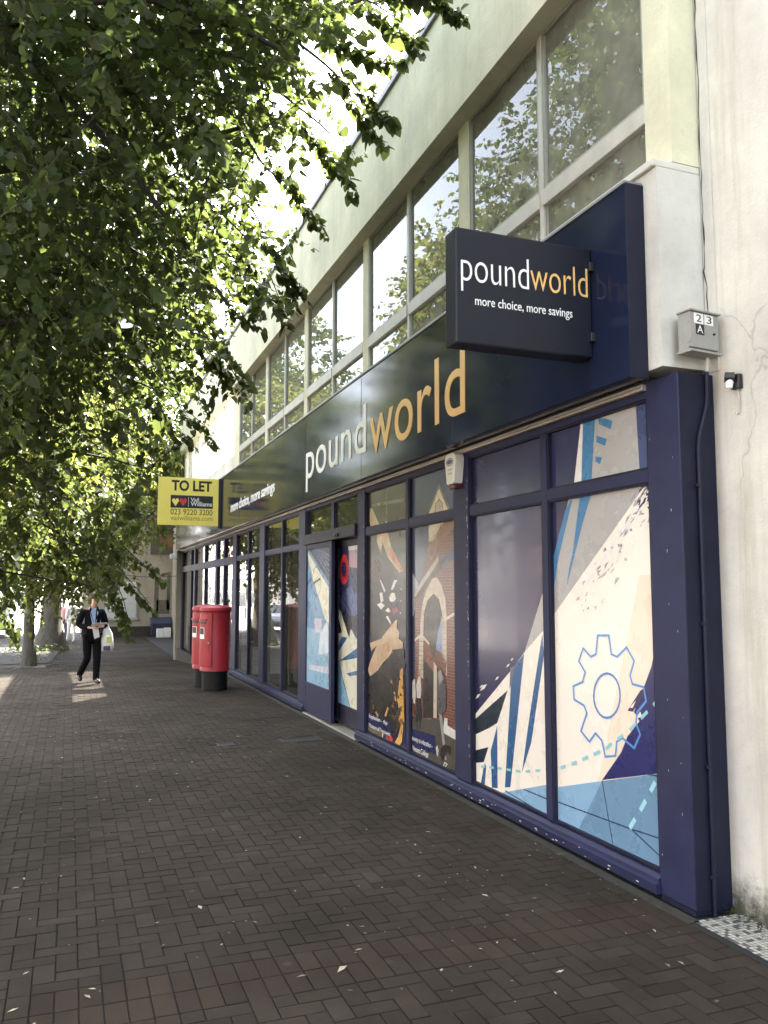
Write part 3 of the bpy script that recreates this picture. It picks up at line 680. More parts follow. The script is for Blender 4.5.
a.line([(530, 375), (470, 490), (410, 590), (365, 655)], .03, (170, 218, 228), z8, dash=.085)
a.done('window_graphic', wA)
# near pane, upper light
a = Art(pn[1], GX)
a.px([(648, -40), (1100, -200), (1100, 330), (612, 330)], GRY, z6)
a.px([(650, -40), (664, -40), (646, 300), (608, 330)], WHT, z6)
a.px([(655, -40), (712, -60), (690, 330), (645, 330)], BLU, z6)
for q4 in (((370, 133), (404, 142), (400, 162), (372, 150)), ((367, 177), (391, 185), (386, 201), (366, 192)), ((365, 226), (379, 228), (375, 244), (364, 238))): a.px(q4, BLU, z2)
a.px([(456, 60), (500, 60), (500, 300), (470, 300)], (70, 82, 120), z2)
a.done('window_graphic', wA)
# far pane, lower light
a = Art(pn[2], GX)
a.px([(465, -20), (520, -140), (520, 160), (385, 245)], GRY, z7)
a.px([(130, 560), (340, 303), (360, 275), (385, 240), (467, 145), (560, 120), (560, 1100), (100, 1000)], CRM, z7)
a.px([(110, 590), (310, 412), (262, 562), (225, 585), (110, 640)], DKG, z7); a.px([(130, 696), (222, 672), (200, 742), (130, 745)], DKG, z7)
a.px([(342, 300), (385, 245), (322, 856), (297, 856), (312, 600), (325, 385)], BL2, z7)
a.px([(468, 155), (476, 250), (418, 650), (375, 790), (400, 600), (425, 430)], BL2, z7)
a.px([(262, 575), (232, 690), (238, 858), (264, 860)], BL2, z7); a.px([(204, 745), (187, 840), (205, 846), (212, 760)], BL2, z7)
a.px([(322, 310), (345, 300), (327, 385), (318, 408)], (110, 112, 130), z7)
for (X, Y, s) in ((330, 272, 7), (312, 300, 9), (262, 358, 9), (200, 400, 16), (175, 440, 12), (190, 395, 8)): a.px([(X - s, Y + s), (X - s * .2, Y - s * .6), (X + s, Y - s), (X + s * .2, Y + s * .4)], WHT, z7)
a.px([(230, 890), (560, 832), (560, 1100), (300, 1000)], LBL, z7)
a.line([(300, 872), (560, 1030)], .009, (52, 66, 90), z7); a.line([(385, 866), (600, 955)], .009, (52, 66, 90), z7)
a.line([(190, 760), (260, 768), (375, 785), (450, 780), (560, 766)], .02, TEA, z7, dash=.075)
a.done('window_graphic', wA)

# ---- bay B: two photographic posters
wB, pn = window_frame(6.922, 9.398, None, 8.07)
for r in pn: pane_mesh(r, M['pane_navy'], wB, GX + .002)
BRK = mat_brick('poster_brick', tuple(np.array(srgb(138, 84, 70)) * .62), tuple(np.array(srgb(112, 70, 60)) * .62), tuple(np.array(srgb(156, 124, 110)) * .6), 2.6, 'yz'); BRK.node_tree.nodes['Principled BSDF'].inputs['Roughness'].default_value = .25
SKY = mat('poster_sky', tuple(np.array(srgb(92, 102, 132)) * .6), .24, .25, 1.2, spec=.35, coat=.08)
STN = mat('poster_stone', tuple(np.array(srgb(205, 192, 170)) * .8), .24, .25, 14, spec=.35, coat=.08); ARC = mat('poster_shade', tuple(np.array(srgb(92, 82, 72)) * .5), .24, .25, 6, spec=.35, coat=.08); GRD = mat('poster_ground', tuple(np.array(srgb(104, 100, 88)) * .55), .24, .2, 8, spec=.35, coat=.08)
DRK = mat('poster_dark', tuple(np.array(srgb(66, 58, 52)) * .42), .24, .45, 5, spec=.35, coat=.08, stretch=(1, 3, .8)); OCH = mat('poster_ochre', tuple(np.array(srgb(86, 80, 70)) * .5), .24, .2, 4, spec=.35, coat=.08); HND = mat('poster_tan', tuple(np.array(srgb(222, 190, 152)) * .7), .24, .18, 9, spec=.35, coat=.08)
pA = lambda X, Y: (362 + X * 50 / 394, 470 + Y * 130 / 1024); pB = lambda X, Y: (362 + X * 50 / 366, 580 + Y * 140 / 1024); pC = lambda X, Y: (362 + X * 50 / 768, 700 + Y * 50 / 768)
for r, up in ((pn[3], True), (pn[2], False)):   # far pane: machinery hall picture
    a = Art(r, GX)
    a.px([(-40, -100), (420, -200), (420, 1100), (-40, 1100)], OCH, pA)
    if up:
        a.line([(193, 120), (193, 450)], .02, (150, 145, 132), pA); a.line([(80, 280), (330, 235)], .035, (120, 114, 100), pA)
        a.px([(62, 305), (80, 300), (140, 440), (170, 520), (75, 500), (60, 400)], HND, pA); a.px([(185, 410), (197, 405), (200, 450), (186, 450)], CRM, pA)
    else:
        a.px([(120, 480), (200, 470), (235, 620), (325, 790), (295, 810), (205, 690), (160, 560), (150, 665), (118, 560)], HND, pA)
        a.px([(200, 640), (240, 620), (320, 780), (296, 800)], (196, 136, 98), pA)
        a.px([(64, 780), (80, 725), (120, 705), (150, 730), (150, 800), (110, 830), (130, 900), (140, 1040), (50, 1040), (60, 880)], (88, 60, 48), pA)
        a.px([(20, 0), (330, -40), (330, 420), (280, 470), (200, 480), (100, 420), (60, 470)], DRK, pB)
        for q4 in (((130, 0), (140, 0), (172, 75), (164, 90)), ((212, 70), (235, 0), (260, 0), (226, 72)), ((130, 95), (148, 90), (158, 150), (138, 170)), ((112, 180), (140, 165), (168, 185), (142, 218)), ((198, 130), (216, 92), (242, 98), (250, 140), (228, 165), (204, 152)), ((170, 225), (192, 202), (212, 228), (196, 240)), ((176, 268), (190, 262), (214, 310), (212, 330)), ((278, 70), (288, 62), (292, 76)), ((280, 148), (290, 150), (284, 160)), ((276, 238), (288, 236), (284, 248))): a.px(q4, WHT, pB)
        a.px([(220, 160), (262, 150), (250, 195), (226, 190)], (70, 74, 96), pB); a.px([(220, 205), (258, 198), (274, 232), (232, 250)], (160, 70, 96), pB)
        a.px([(60, 460), (140, 430), (250, 290), (262, 292), (255, 350), (275, 380), (270, 430), (300, 455), (300, 500), (225, 510), (215, 545), (160, 600), (120, 660), (60, 705), (45, 660), (60, 600), (110, 480), (70, 520)], HND, pB)
        a.px([(150, 470), (215, 450), (205, 520), (160, 570)], (192, 148, 108), pB)
        a.px([(20, 760), (60, 715), (160, 620), (230, 515), (310, 505), (320, 1100), (20, 1100)], (44, 41, 37), pB)
        for k in range(7): a.px([(50 + k * 32, 960), (62 + k * 32, 950), (150 + k * 30, 650 - k * 14), (138 + k * 30, 655 - k * 14)], (58, 54, 49), pB)
        a.px([(285, 655), (300, 640), (312, 1040), (262, 1040), (270, 900), (258, 880), (272, 780)], (214, 160, 84), pB)
        a.px([(545, 0), (600, 0), (640, 400), (620, 640), (560, 740), (490, 690), (560, 560), (600, 400), (570, 300), (600, 180), (570, 90)], (226, 174, 92), pC)
        a.px([(500, 260), (560, 120), (610, 110), (600, 190), (560, 290), (590, 360), (540, 520), (490, 560), (540, 400), (520, 330)], (74, 58, 48), pC)
        a.px([(350, 240), (400, 100), (415, 130), (375, 255)], (220, 170, 100), pC)
        a.px([(90, 400), (330, 490), (330, 620), (90, 520)], (108, 98, 72), pC); a.px([(380, 545), (455, 540), (490, 610), (460, 665), (385, 600)], (205, 66, 58), pC)
        a.line([(325, 500), (325, 605), (480, 668)], .03, (236, 214, 170), pC)
        a.step = .1
        for k in range(90):
            X = 60 + 560 * RNG.random(); Y = -420 + 1000 * RNG.random(); 
            if X < 430 and RNG.random() < .65: continue
            l_ = 20 + 70 * RNG.random(); w_ = 6 + 14 * RNG.random(); a.px([(X, Y), (X + w_, Y - 6), (X + w_ * 1.4 + 8, Y + l_), (X + w_ * .3, Y + l_ * .9)], ((30, 26, 24), (52, 46, 40), (120, 86, 50), (88, 70, 56), (206, 160, 96))[int(RNG.random() * 5)], pC)
        a.step = 1.0
        a.px([(60, 175), (445, 335), (460, 510), (60, 385)], (36, 38, 78), pC)
        y0 = onx(*pC(118, 300), GX)[1]; y1 = onx(*pC(445, 400), GX)[1]; z = onx(*pC(118, 250), GX)[2]
        g = a.done('window_graphic', wB); hh = .062
        a.text('Explosion - the', (y0, z - .03), (y0 - y1) * .86, hh, M['white_letter'], wB); a.text('Museum of Firepower', (y0, z - .135), (y0 - y1), hh, M['white_letter'], wB)
        continue
    a.done('window_graphic', wB)
qA = lambda X, Y: (360 + X / 6.4, 440 + Y / 6.4); qB = lambda X, Y: (404 + X * 56 / 358, 560 + Y * 160 / 1024); qC = lambda X, Y: (406 + X * 60 / 768, 710 + Y * 60 / 768)
a = Art(pn[1], GX)                                # near pane, upper light: gable against the sky
a.px([(250, 0), (700, 0), (700, 700), (250, 700)], SKY, qA)
a.px([(502, 285), (512, 285), (590, 470), (590, 560), (430, 560), (436, 455)], (118, 112, 104), qA)
a.px([(506, 310), (572, 465), (572, 560), (442, 560), (442, 470)], (222, 210, 188), qA)
a.px([(505, 385), (530, 400), (538, 520), (480, 520), (484, 420)], STN, qA); a.line([(476, 500), (484, 410), (508, 380), (528, 405), (536, 490)], .014, (110, 102, 90), qA)
a.done('window_graphic', wB)
a = Art(pn[0], GX)                                # near pane, lower light: brick archway and walkers
a.px([(-100, -300), (500, -300), (500, 1300), (-100, 1300)], SKY, qB)
for q5 in (((20, 110), (60, 90), (90, 150), (80, 260), (60, 360), (30, 330)), ((30, 60), (55, 70), (60, 130), (25, 140))): a.px(q5, (176, 184, 200), qB)
a.px([(440, 520), (470, 510), (600, 480), (600, 690), (400, 860), (385, 870), (430, 760), (420, 700), (450, 610)], BRK, qA)
a.px([(440, 510), (480, 500), (560, 540), (590, 540), (500, 640), (440, 650)], (210, 196, 172), qA); a.px([(520, 540), (600, 480), (600, 560), (470, 720), (440, 700)], (140, 104, 88), qA)
a.line([(440, 700), (455, 640), (478, 608), (492, 640), (490, 700), (460, 760), (440, 740), (436, 700)], .016, (178, 156, 140), qA)
a.px([(70, 205), (330, -20), (420, -100), (420, 1100), (60, 1100), (70, 700)], BRK, qB)
a.px([(60, 215), (220, -30), (225, 5), (72, 240)], (196, 182, 166), qB); a.px([(70, 240), (224, 8), (270, -10), (90, 260)], (96, 84, 74), qB)
a.px([(105, 480), (105, 400), (120, 270), (145, 190), (180, 120), (210, 110), (240, 160), (265, 250), (272, 330), (275, 740), (245, 720), (245, 350), (225, 250), (190, 215), (150, 260), (128, 340), (125, 480)], STN, qB)
a.px([(124, 480), (128, 340), (150, 262), (190, 217), (225, 252), (244, 350), (246, 1010), (120, 1010)], ARC, qB)
a.px([(215, 480), (244, 360), (246, 600), (205, 570)], (140, 156, 190), qB); a.px([(130, 520), (165, 560), (195, 640), (190, 720), (130, 640)], (132, 84, 66), qB); a.px([(205, 575), (245, 600), (272, 660), (268, 740), (215, 690), (190, 640)], (120, 78, 62), qB)
a.px([(128, 640), (190, 715), (190, 1010), (125, 1010)], (46, 40, 36), qB)
a.px([(70, 505), (112, 470), (165, 530), (160, 545), (112, 490), (70, 522)], STN, qB); a.px([(240, 385), (330, 330), (330, 352), (240, 405)], STN, qB)
a.px([(100, 480), (126, 490), (125, 760), (95, 740)], STN, qB); a.px([(192, 650), (212, 680), (212, 1010), (190, 1010)], (196, 184, 164), qB)
for k in range(8): a.line([(98, 520 + k * 30), (126, 524 + k * 30)], .008, (150, 138, 122), qB); a.line([(248, 400 + k * 36), (274, 398 + k * 36)], .008, (150, 138, 122), qB)
a.px([(-60, 540), (40, 510), (50, 600), (46, 760), (-60, 760)], (40, 40, 36), qB)
a.px([(0, 90), (130, 110), (480, 130), (640, 330), (640, 900), (0, 640)], GRD, qC)
a.px([(500, 100), (540, 110), (540, 200), (640, 260), (640, 380), (480, 290)], (220, 216, 206), qC)
a.px([(128, 0), (150, 0), (155, 230), (132, 230)], (46, 44, 44), qC); a.px([(175, 0), (205, 0), (200, 240), (180, 240)], (46, 44, 44), qC)
for (X, Y) in ((60, 830), (95, 800)): a.px([(X - 12, Y), (X, Y - 60), (X + 14, Y - 70), (X + 20, Y + 30), (X + 14, Y + 90), (X - 8, Y + 80)], (206, 200, 192), qB)
a.px([(45, 870), (62, 890), (70, 1000), (55, 1000)], (110, 80, 66), qB); a.px([(82, 885), (110, 885), (110, 1030), (84, 1030)], (44, 42, 44), qB); a.px([(92, 710), (106, 708), (108, 745), (94, 748)], (170, 120, 96), qB)
a.px([(215, 720), (235, 690), (258, 740), (275, 830), (270, 960), (240, 1000), (220, 1000), (215, 860)], (84, 82, 82), qB); a.px([(222, 720), (240, 700), (256, 760), (230, 800)], (150, 150, 150), qB)
a.px([(430, 40), (470, 70), (530, 640), (505, 640)], (150, 148, 146), qC); a.px([(390, 480), (410, 450), (430, 520), (415, 600), (400, 560)], (200, 196, 190), qC)
a.px([(455, 480), (500, 440), (590, 470), (580, 590), (540, 540), (480, 650), (440, 580)], (50, 46, 42), qC)
a.px([(480, 740), (500, 660), (545, 690), (500, 755)], (220, 216, 208), qC); a.px([(495, 720), (510, 680), (525, 695), (505, 725)], (70, 66, 60), qC)
a.px([(30, 220), (380, 330), (390, 570), (30, 440)], (40, 42, 86), qC)
a.done('window_graphic', wB)
p0 = onx(*qC(62, 330), GX); p1 = onx(*qC(350, 420), GX)
a.text('Gateway to education -', (p0[1], p0[2] - .045), p0[1] - p1[1], .062, M['white_letter'], wB); a.text('St Vincent College', (p0[1], p0[2] - .15), (p0[1] - p1[1]) * .82, .07, M['white_letter'], wB)

# ---- entrance: fixed leaf, recessed sliding leaf, header and fanlights
dr = thing('entrance', None, None, (0, 10.9, 0)); dr.parent = B; dr.location = (0, 10.9 - 15, 0)
def part(mb, name, m, bevel=.004): return mb.build(name, m, dr, bevel=bevel)
yM0, yM1 = 10.55, 10.82
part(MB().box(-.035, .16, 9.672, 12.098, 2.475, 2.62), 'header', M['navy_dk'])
part(MB().box(-.06, -.036, 10.32, 10.48, 2.50, 2.545).box(-.075, -.061, 10.36, 10.44, 2.505, 2.535), 'door_sensor', M['plastic_blk'], .003)
f = MB()
for (a0, a1) in ((9.672, 10.74), (10.80, 12.098)): f.box(.02, .10, a0, a0 + .03, 2.621, 2.984).box(.02, .10, a1 - .03, a1, 2.621, 2.984)
f.box(.02, .10, 10.74, 10.80, 2.621, 2.984); part(f, 'fanlight_frame', M['navy'])
for (a0, a1) in ((9.70, 10.742), (10.798, 12.07)): MB().add([(.05, a0, 2.62), (.05, a1, 2.62), (.05, a1, 2.985), (.05, a0, 2.985)], [(0, 1, 2, 3)]).build('fanlight', M['glass_shop'], dr)
f = MB().box(.0, .05, 10.74, 10.84, .05, 2.474).box(.0, .05, 12.02, 12.098, .05, 2.474).box(.004, .05, 10.84, 12.02, 2.40, 2.474).box(.004, .05, 10.84, 12.02, .05, .47).box(-.004, .0035, 10.84, 12.02, .43, .47)
part(f, 'fixed_leaf', M['navy'])
f = MB().box(.13, .17, 10.86, 10.95, .05, 2.474).box(.13, .17, 9.672, 9.72, .05, 2.474).box(.134, .17, 9.72, 10.86, 2.38, 2.474).box(.134, .17, 9.72, 10.86, .05, .30)
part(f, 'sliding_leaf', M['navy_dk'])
part(MB().box(-.02, .2, 9.672, 12.098, -.02, .022), 'threshold', M['alu'])
part(MB().box(.18, .2, 10.96, 12.1, .05, 2.5), 'door_backing', M['dark_joint'])
sA = lambda X, Y: (300 + X * 62 / 302, 530 + Y * 210 / 1024)
a = Art((10.84, 12.02, .47, 2.40), .022)
a.yz([(10.8, .4), (12.2, .4), (12.2, 2.5), (10.8, 2.5)], (110, 152, 186))
a.px([(20, 60), (150, 60), (150, 270)], (40, 44, 84), sA)
a.px([(30, 90), (40, 110), (140, 280), (140, 480), (125, 440), (95, 340), (60, 230)], (232, 226, 200), sA)
for k in range(5): a.line([(52 + k * 14, 78 + k * 6), (150, 236 + k * 4 - k * 30)], .012, (130, 140, 180), sA)
a.line([(82 + 20 * math.cos(t * .35), 250 + 72 * math.sin(t * .35)) for t in range(19)], .012, (64, 92, 110), sA); a.line([(64, 262), (98, 238)], .03, (32, 36, 50), sA)
a.line([(34, 268), (52, 240)], .03, (32, 36, 50), sA); a.line([(48 + 8 * math.cos(t * .35), 250 + 72 * math.sin(t * .35)) for t in range(-4, 5)], .012, (64, 92, 110), sA)
a.px([(20, 470), (60, 480), (140, 520), (140, 830), (20, 800)], (150, 190, 214), sA)
for k in range(6): a.line([(40 + k * 14, 520), (46 + k * 14, 800)], .006, (128, 172, 200), sA)
a.px([(72, 430), (108, 430), (108, 500), (72, 505)], (196, 196, 214), sA); a.px([(100, 500), (128, 450), (140, 470), (140, 600), (90, 610)], (216, 228, 238), sA)
a.px([(44, 655), (140, 668), (140, 702), (44, 680)], (206, 214, 226), sA)
MB().add([(.026, 10.83, .46), (.026, 12.03, .46), (.026, 12.03, 2.41), (.026, 10.83, 2.41)], [(0, 1, 2, 3)]).build('pane', M['pane_navy'], dr)
a.done('door_graphic', dr)
a = Art((9.72, 10.86, .30, 2.38), .145)
MB().add([(.150, 9.71, .29), (.150, 10.87, .29), (.150, 10.87, 2.39), (.150, 9.71, 2.39)], [(0, 1, 2, 3)]).build('pane', M['pane_navy'], dr)
a.yz([(9.6, .2), (11, .2), (11, 2.5), (9.6, 2.5)], (48, 50, 88))
a.px([(238, 80), (300, 70), (300, 190), (240, 180)], (190, 150, 162), sA); a.px([(235, 80), (300, 70), (300, 92), (236, 100)], (226, 224, 226), sA)
ring = [(215 + 17 * math.cos(t * .2618), 192 + 55 * math.sin(t * .2618)) for t in range(25)]; a.line(ring, .10, (214, 62, 72), sA)
a.px([(225, 290), (250, 270), (262, 310), (300, 300), (300, 400), (255, 420), (230, 340)], (92, 104, 156), sA)
a.px([(180, 380), (195, 390), (275, 530), (300, 540), (300, 600), (180, 640)], (232, 228, 208), sA); a.px([(196, 388), (290, 440), (290, 520), (270, 500), (248, 470), (240, 530)], (40, 36, 52), sA); a.px([(180, 400), (205, 500), (180, 505)], (30, 30, 40), sA)
a.px([(205, 520), (232, 525), (190, 590), (182, 575)], (62, 112, 158), sA); a.px([(190, 640), (300, 560), (300, 610), (198, 662)], (62, 112, 158), sA)
a.px([(190, 640), (300, 620), (300, 1000), (270, 960)], (230, 226, 206), sA); a.px([(180, 640), (188, 640), (275, 990), (175, 940)], (140, 184, 212), sA); a.px([(225, 700), (300, 680), (300, 706), (240, 712)], (92, 120, 156), sA)
for k in range(4): a.line([(190 + k * 18, 320 - k * 6), (250 + k * 18, 420)], .012, (120, 126, 170), sA)
a.done('door_graphic', dr)

# ---- bays C, D, E: clear glass onto a dim, emptied shop
for (y0, y1, mu) in ((12.462, 14.898, 13.60), (15.302, 17.618, 16.40)):
    wC, pn = window_frame(y0, y1, None, mu, tr=(2.44, 2.51))
    for r in pn: pane_mesh(r, M['glass_shop'], wC)
for (y0, y1, mu) in ((18.052, 20.098, 19.1), (20.352, 23.798, 22.0), (24.052, 26.498, 24.6)):
    wC, pn = window_frame(y0, y1, None, mu, zb=.12 if y0 < 20 else gz(y0) + .06, tr=(2.38, 2.53), x0=-.004, mw=.09)
    for r in pn: pane_mesh(r, M['glass_shop'], wC)
b = MB().box(-.16, .14, 26.76, 27.1, -.5, 3.06); b.build('corner_pier', M['beige'], B, bevel=.01)
def plank(y, x, l, lean, rz, label):
    t = MB().box(-.02, .02, -.09, .09, 0, l); o = t.build('plank', M['board'], None, bevel=.003); o.location = (x, y, 0.0); o.rotation_euler = (R(lean), R(-6), R(rz))
    tag(o, label, 'plank', 'planks leaning inside the window')
plank(15.65, .55, 2.3, 24, 4, 'tallest pale plank leaning inside the window behind the post boxes'); plank(15.9, .75, 1.9, 34, -6, 'middle pale plank leaning inside the window behind the post boxes'); plank(16.2, .95, 1.7, 16, 10, 'shortest, steepest pale plank leaning inside the window behind the post boxes')

# ================================================================== SIGNS
FX = -.20
fs = thing('fascia_sign', 'long glossy navy shop fascia lettered poundworld above the windows', 'shop sign', (FX, 15, 3.6))
yR = 4.03
MB().box(FX, -.071, yR, YF - .2, 3.075, 4.28).build('panel', M['fascia'], fs, bevel=.006)
MB().box(FX - .004, -.071, yR - .004, yR - .0005, 3.07, 4.285).build('end_cap', M['navy_dk'], fs)  # side face darkened with the shaded navy copy
MB().box(FX - .012, -.075, yR, YF - .2, 4.2815, 4.30).build('top_trim', M['grey_metal'], fs)
jt = MB()
for y in (6.5, 8.95, 11.4, 13.9, 16.3): jt.box(FX - .0015, FX - .0002, y - .004, y + .004, 3.08, 4.275)
jt.build('panel_joint', M['dark_joint'], fs)
P = lambda u, v: onx(u, v, FX)
yl = P(306.5, 460)[1]; yw = P(369.5, 420)[1]; yr = P(465.5, 400)[1]
zb = P(465, 413)[2]; zt = P(462, 343)[2]; zd = P(307, 492)[2]
lettering('lettering', 'pound', (FX - .001, yl, zd), (0, -1, 0), (0, 0, 1), yl - yw - .10, zt - zd, M['white_letter'], fs, depth=.006, spacing=1.04)
g = lettering('lettering', 'world', (FX - .001, yw - .02, zb), (0, -1, 0), (0, 0, 1), yw - .02 - yr, zt - zb, M['gold_letter'], fs, depth=.006, spacing=1.04); g['label'] = 'gold raised letters'
yl2, yr2 = P(231, 510)[1], P(275, 482)[1]; z2_ = P(231, 514)[2]
lettering('lettering', 'more choice, more savings', (FX - .001, yl2, z2_ - .03), (0, -1, 0), (0, 0, 1), yl2 - yr2, .26, M['white_letter'], fs, depth=.008, offset=.016)

ps = thing('projecting_sign', 'dark navy box sign lettered poundworld jutting out from the fascia', 'shop sign', (-.7, 4.47, 3.65))
SX0, SX1, SY, SZ0, SZ1 = -1.176, FX - .002, 4.40, 3.285, 4.01
MB().box(SX0, SX1, SY, SY + .15, SZ0, SZ1).build('box', M['sign_navy'], ps, bevel=.012)
MB().box(SX1 - .03, SX1 + .0015, SY - .03, SY + .18, SZ0 + .1, SZ0 + .16).box(SX1 - .03, SX1 + .0015, SY - .03, SY + .18, SZ1 - .16, SZ1 - .1).build('bracket', M['plastic_blk'], ps, bevel=.003)
S = lambda u, v: ony(u, v, SY)
x0 = S(461, 290)[0]; x1 = S(528.5, 275)[0]; x2 = S(587, 280)[0]
zb1 = S(461, 284)[2] + .0; zt1 = S(528, 256)[2]; zd1 = S(462, 297.5)[2] if False else None
zbase = S(500, 285.3)[2]; ztop = S(526, 259.5)[2]; zdesc = S(464, 291)[2]
lettering('lettering', 'pound', (x0, SY - .001, zdesc), (1, 0, 0), (0, 0, 1), x1 - x0, ztop - zdesc, M['white_letter'], ps, depth=.004, offset=-.012)
lettering('lettering', 'world', (x1 + .012, SY - .001, zbase), (1, 0, 0), (0, 0, 1), x2 - x1 - .012, ztop - zbase, M['gold_letter'], ps, depth=.004, offset=-.012)
xa, xb2 = S(475, 302)[0], S(572, 308)[0]
lettering('lettering', 'more choice, more savings', (xa, SY - .001, S(475, 307)[2] - .005), (1, 0, 0), (0, 0, 1), xb2 - xa, .075, M['white_letter'], ps, depth=.003)

ty = 18.5
tl = thing('letting_board', 'bright yellow TO LET agent board standing out from the far end of the fascia', 'letting board', (-.8, ty, 3.7))
T = lambda u, v: ony(u, v, ty)
tx0, tx1 = T(158, 500)[0], FX - .003; tz0, tz1 = T(190, 525.5)[2], T(190, 478)[2]
MB().box(tx0, tx1, ty, ty + .012, tz0, tz1).build('board', M['yellow'], tl, bevel=.002)
MB().box(tx0, tx1, ty + .0125, ty + .04, tz0 + .01, tz1 - .01).build('backing', M['grey_back'], tl)
MB().box(tx1 - .05, tx1 + .002, ty - .012, ty - .0005, tz0 - .06, tz1 + .01).build('bracket', M['black'], tl)
yy = ty - .0012
def tt(txt, u0, u1, v0, v1, m, off=0.0):
    p = T(u0, v1); q2 = T(u1, v0); lettering('lettering', txt, (p[0], yy, p[2]), (1, 0, 0), (0, 0, 1), q2[0] - p[0], q2[2] - p[2], M[m], tl, depth=.002, offset=off)
tt('TO LET', 171.5, 212, 481.5, 490.5, 'black', .035)
p, q2 = T(170.5, 507.5), T(213, 496.5); MB().box(p[0], q2[0], yy - .001, yy, p[2], q2[2]).build('logo_panel', M['black'], tl); yy -= .0025
tt('Vail', 190.5, 199, 498, 501.5, 'white_letter', .02); tt('Williams', 190.5, 212, 502.3, 506, 'white_letter', .02)
p, q2 = T(188.2, 507.2), T(188.8, 496.8); MB().box(p[0], q2[0], yy - .001, yy, p[2], q2[2]).build('logo_rule', M['white_letter'], tl)
def vv(u0, u1, m):
    n = 10; pts = []
    top, bot = 498.0, 506.0; um = (u0 + u1) / 2; wq = (u1 - u0) / 4
    pts = [(um, bot), (u0, 501)] + [(u0 + wq + wq * math.cos(math.pi - t * math.pi / 6), 500.6 - 2.4 * math.sin(t * math.pi / 6)) for t in range(7)] + [(u0 + 3 * wq + wq * math.cos(math.pi - t * math.pi / 6), 500.6 - 2.4 * math.sin(t * math.pi / 6)) for t in range(1, 7)] + [(u1, 501)]
    MB().prism(pts, lambda q: (T(*q)[0], yy - .001, T(*q)[2]), (0, .001, 0)).build('logo', m, tl)
vv(172, 179, M['yellow']); vv(179.4, 187, M['red_print'])
yy += .0025
tt('023 9220 3200', 170.5, 212.5, 510, 514.3, 'dark_print', .004); tt('vailwilliams.com', 170.5, 212.5, 516.5, 520, 'olive_print')

# ================================================================== NEIGHBOUR ON THE RIGHT
nb = thing('neighbouring_building', 'tall cracked and weathered cream rendered wall beside the navy pilaster', 'building', (4, -4, 0))
MB().box(.26, 9, -24, YE - .002, -.4, 13.0).build('wall', M['render'], nb)
MB().box(.14, 9.1, -24, YE - .003, 13.001, 13.2).build('parapet_coping', M['grey_metal'], nb)
rv_ = MB().box(.252, .2595, 3.80, 3.893, 3.1, 12.9); rv_.build('joint_strip', M['white_conc'], nb)
jn = MB()
pts = []; z = 3.45
while z < 12.5: pts.append((.2505, 3.878 + .006 * RNG.normal(), z)); z += .03 + .10 * RNG.random()
jn.tube(pts, [.0015 + .0045 * RNG.random() ** 2 for _ in pts], 5)
jn.build('crack', M['dark_joint'], nb)
# soot runs and moss are in the render material; a mossy fringe grows at its foot
q = []; rv = []
for i in range(500):
    y = 2.2 + 1.66 * RNG.random(); x = .25 - .06 * abs(RNG.normal()); z = .002 + .05 * abs(RNG.normal()) * max(0, (x - .12) / .13)
    s = .006 + .01 * RNG.random(); d = RNG.normal(size=3); d /= np.linalg.norm(d); e = np.cross(d, [.3, .5, .8]); c = np.array([x, y, z + s])
    q += [c - d * s, c - e * s * .6, c + d * s, c + e * s * .6]; rv.append(.5 * RNG.random())
tag(soup('moss', np.array(q), np.arange(len(q)).reshape(-1, 4), M['weed'], np.array(rv), 1), 'dark moss along the foot of the cream wall', 'moss', kind='stuff')

# meter cupboard, numbered 23 A
mz0 = ony(703, 350, 3.74)[2]; mxc = (ony(687, 330, 3.74)[0] + ony(721, 330, 3.74)[0]) / 2 + .006
mt = thing('meter_box', 'grey metal cupboard numbered 23 A on the cream wall above the pilaster', 'meter box', (.15, 3.80, mz0), rz=R(7))
mt.location = (mxc, 3.80, mz0); bw, bh, bd = (ony(720, 330, 3.74)[0] - ony(689, 330, 3.74)[0]) / 2, ony(703, 312, 3.74)[2] - ony(703, 350, 3.74)[2], .09
SB = bh / .335; SW = bw / .115
MB().box(-bw, bw, -bd / 2 + .012, bd / 2, 0, bh).build('body', M['meter'], mt, bevel=.006, local=True)
MB().box(-bw - .004, bw + .004, -bd / 2 - .004, -bd / 2 + .011, .012, bh - .004).build('door', M['meter'], mt, bevel=.005, local=True)
MB().box(-bw - .01, bw + .012, -bd / 2 - .02, bd / 2, bh - .003, bh + .008).build('top_flange', M['meter'], mt, bevel=.003, local=True)
MB().box(-bw - .012, bw + .012, -bd / 2 - .018, bd / 2, -.016, -.001).build('bottom_flange', M['meter'], mt, bevel=.003, local=True)
hg = MB()
for z in (.04, bh - .07): hg.tube([(-bw - .006, -bd / 2, z), (-bw - .006, -bd / 2, z + .03)], .006, 8)
hg.build('hinge', M['meter'], mt, local=True)
def loc_text(txt, x, z, w_, h_, m, y):
    o = lettering('lettering', txt, (x * SW, y, z * SB), (1, 0, 0), (0, 0, 1), w_ * SW, h_ * SB, M[m], None, depth=.001); o.parent = mt
fy = -bd / 2 - .0055
pb = lambda x0, x1, z0, z1: MB().box(x0 * SW, x1 * SW, fy, fy + .0012, z0 * SB, z1 * SB)
pb(-.085, -.008, .232, .322).build('number_plate', M['plate'], mt, local=True); pb(.002, .075, .232, .322).build('number_plate', M['plate'], mt, local=True)
pb(-.072, -.002, .135, .226).build('letter_plate', M['black'], mt, local=True)
loc_text('2', -.067, .245, .042, .064, 'black', fy - .0006); loc_text('3', .018, .245, .042, .064, 'black', fy - .0006); loc_text('A', -.062, .150, .048, .064, 'white_letter', fy - .0006)
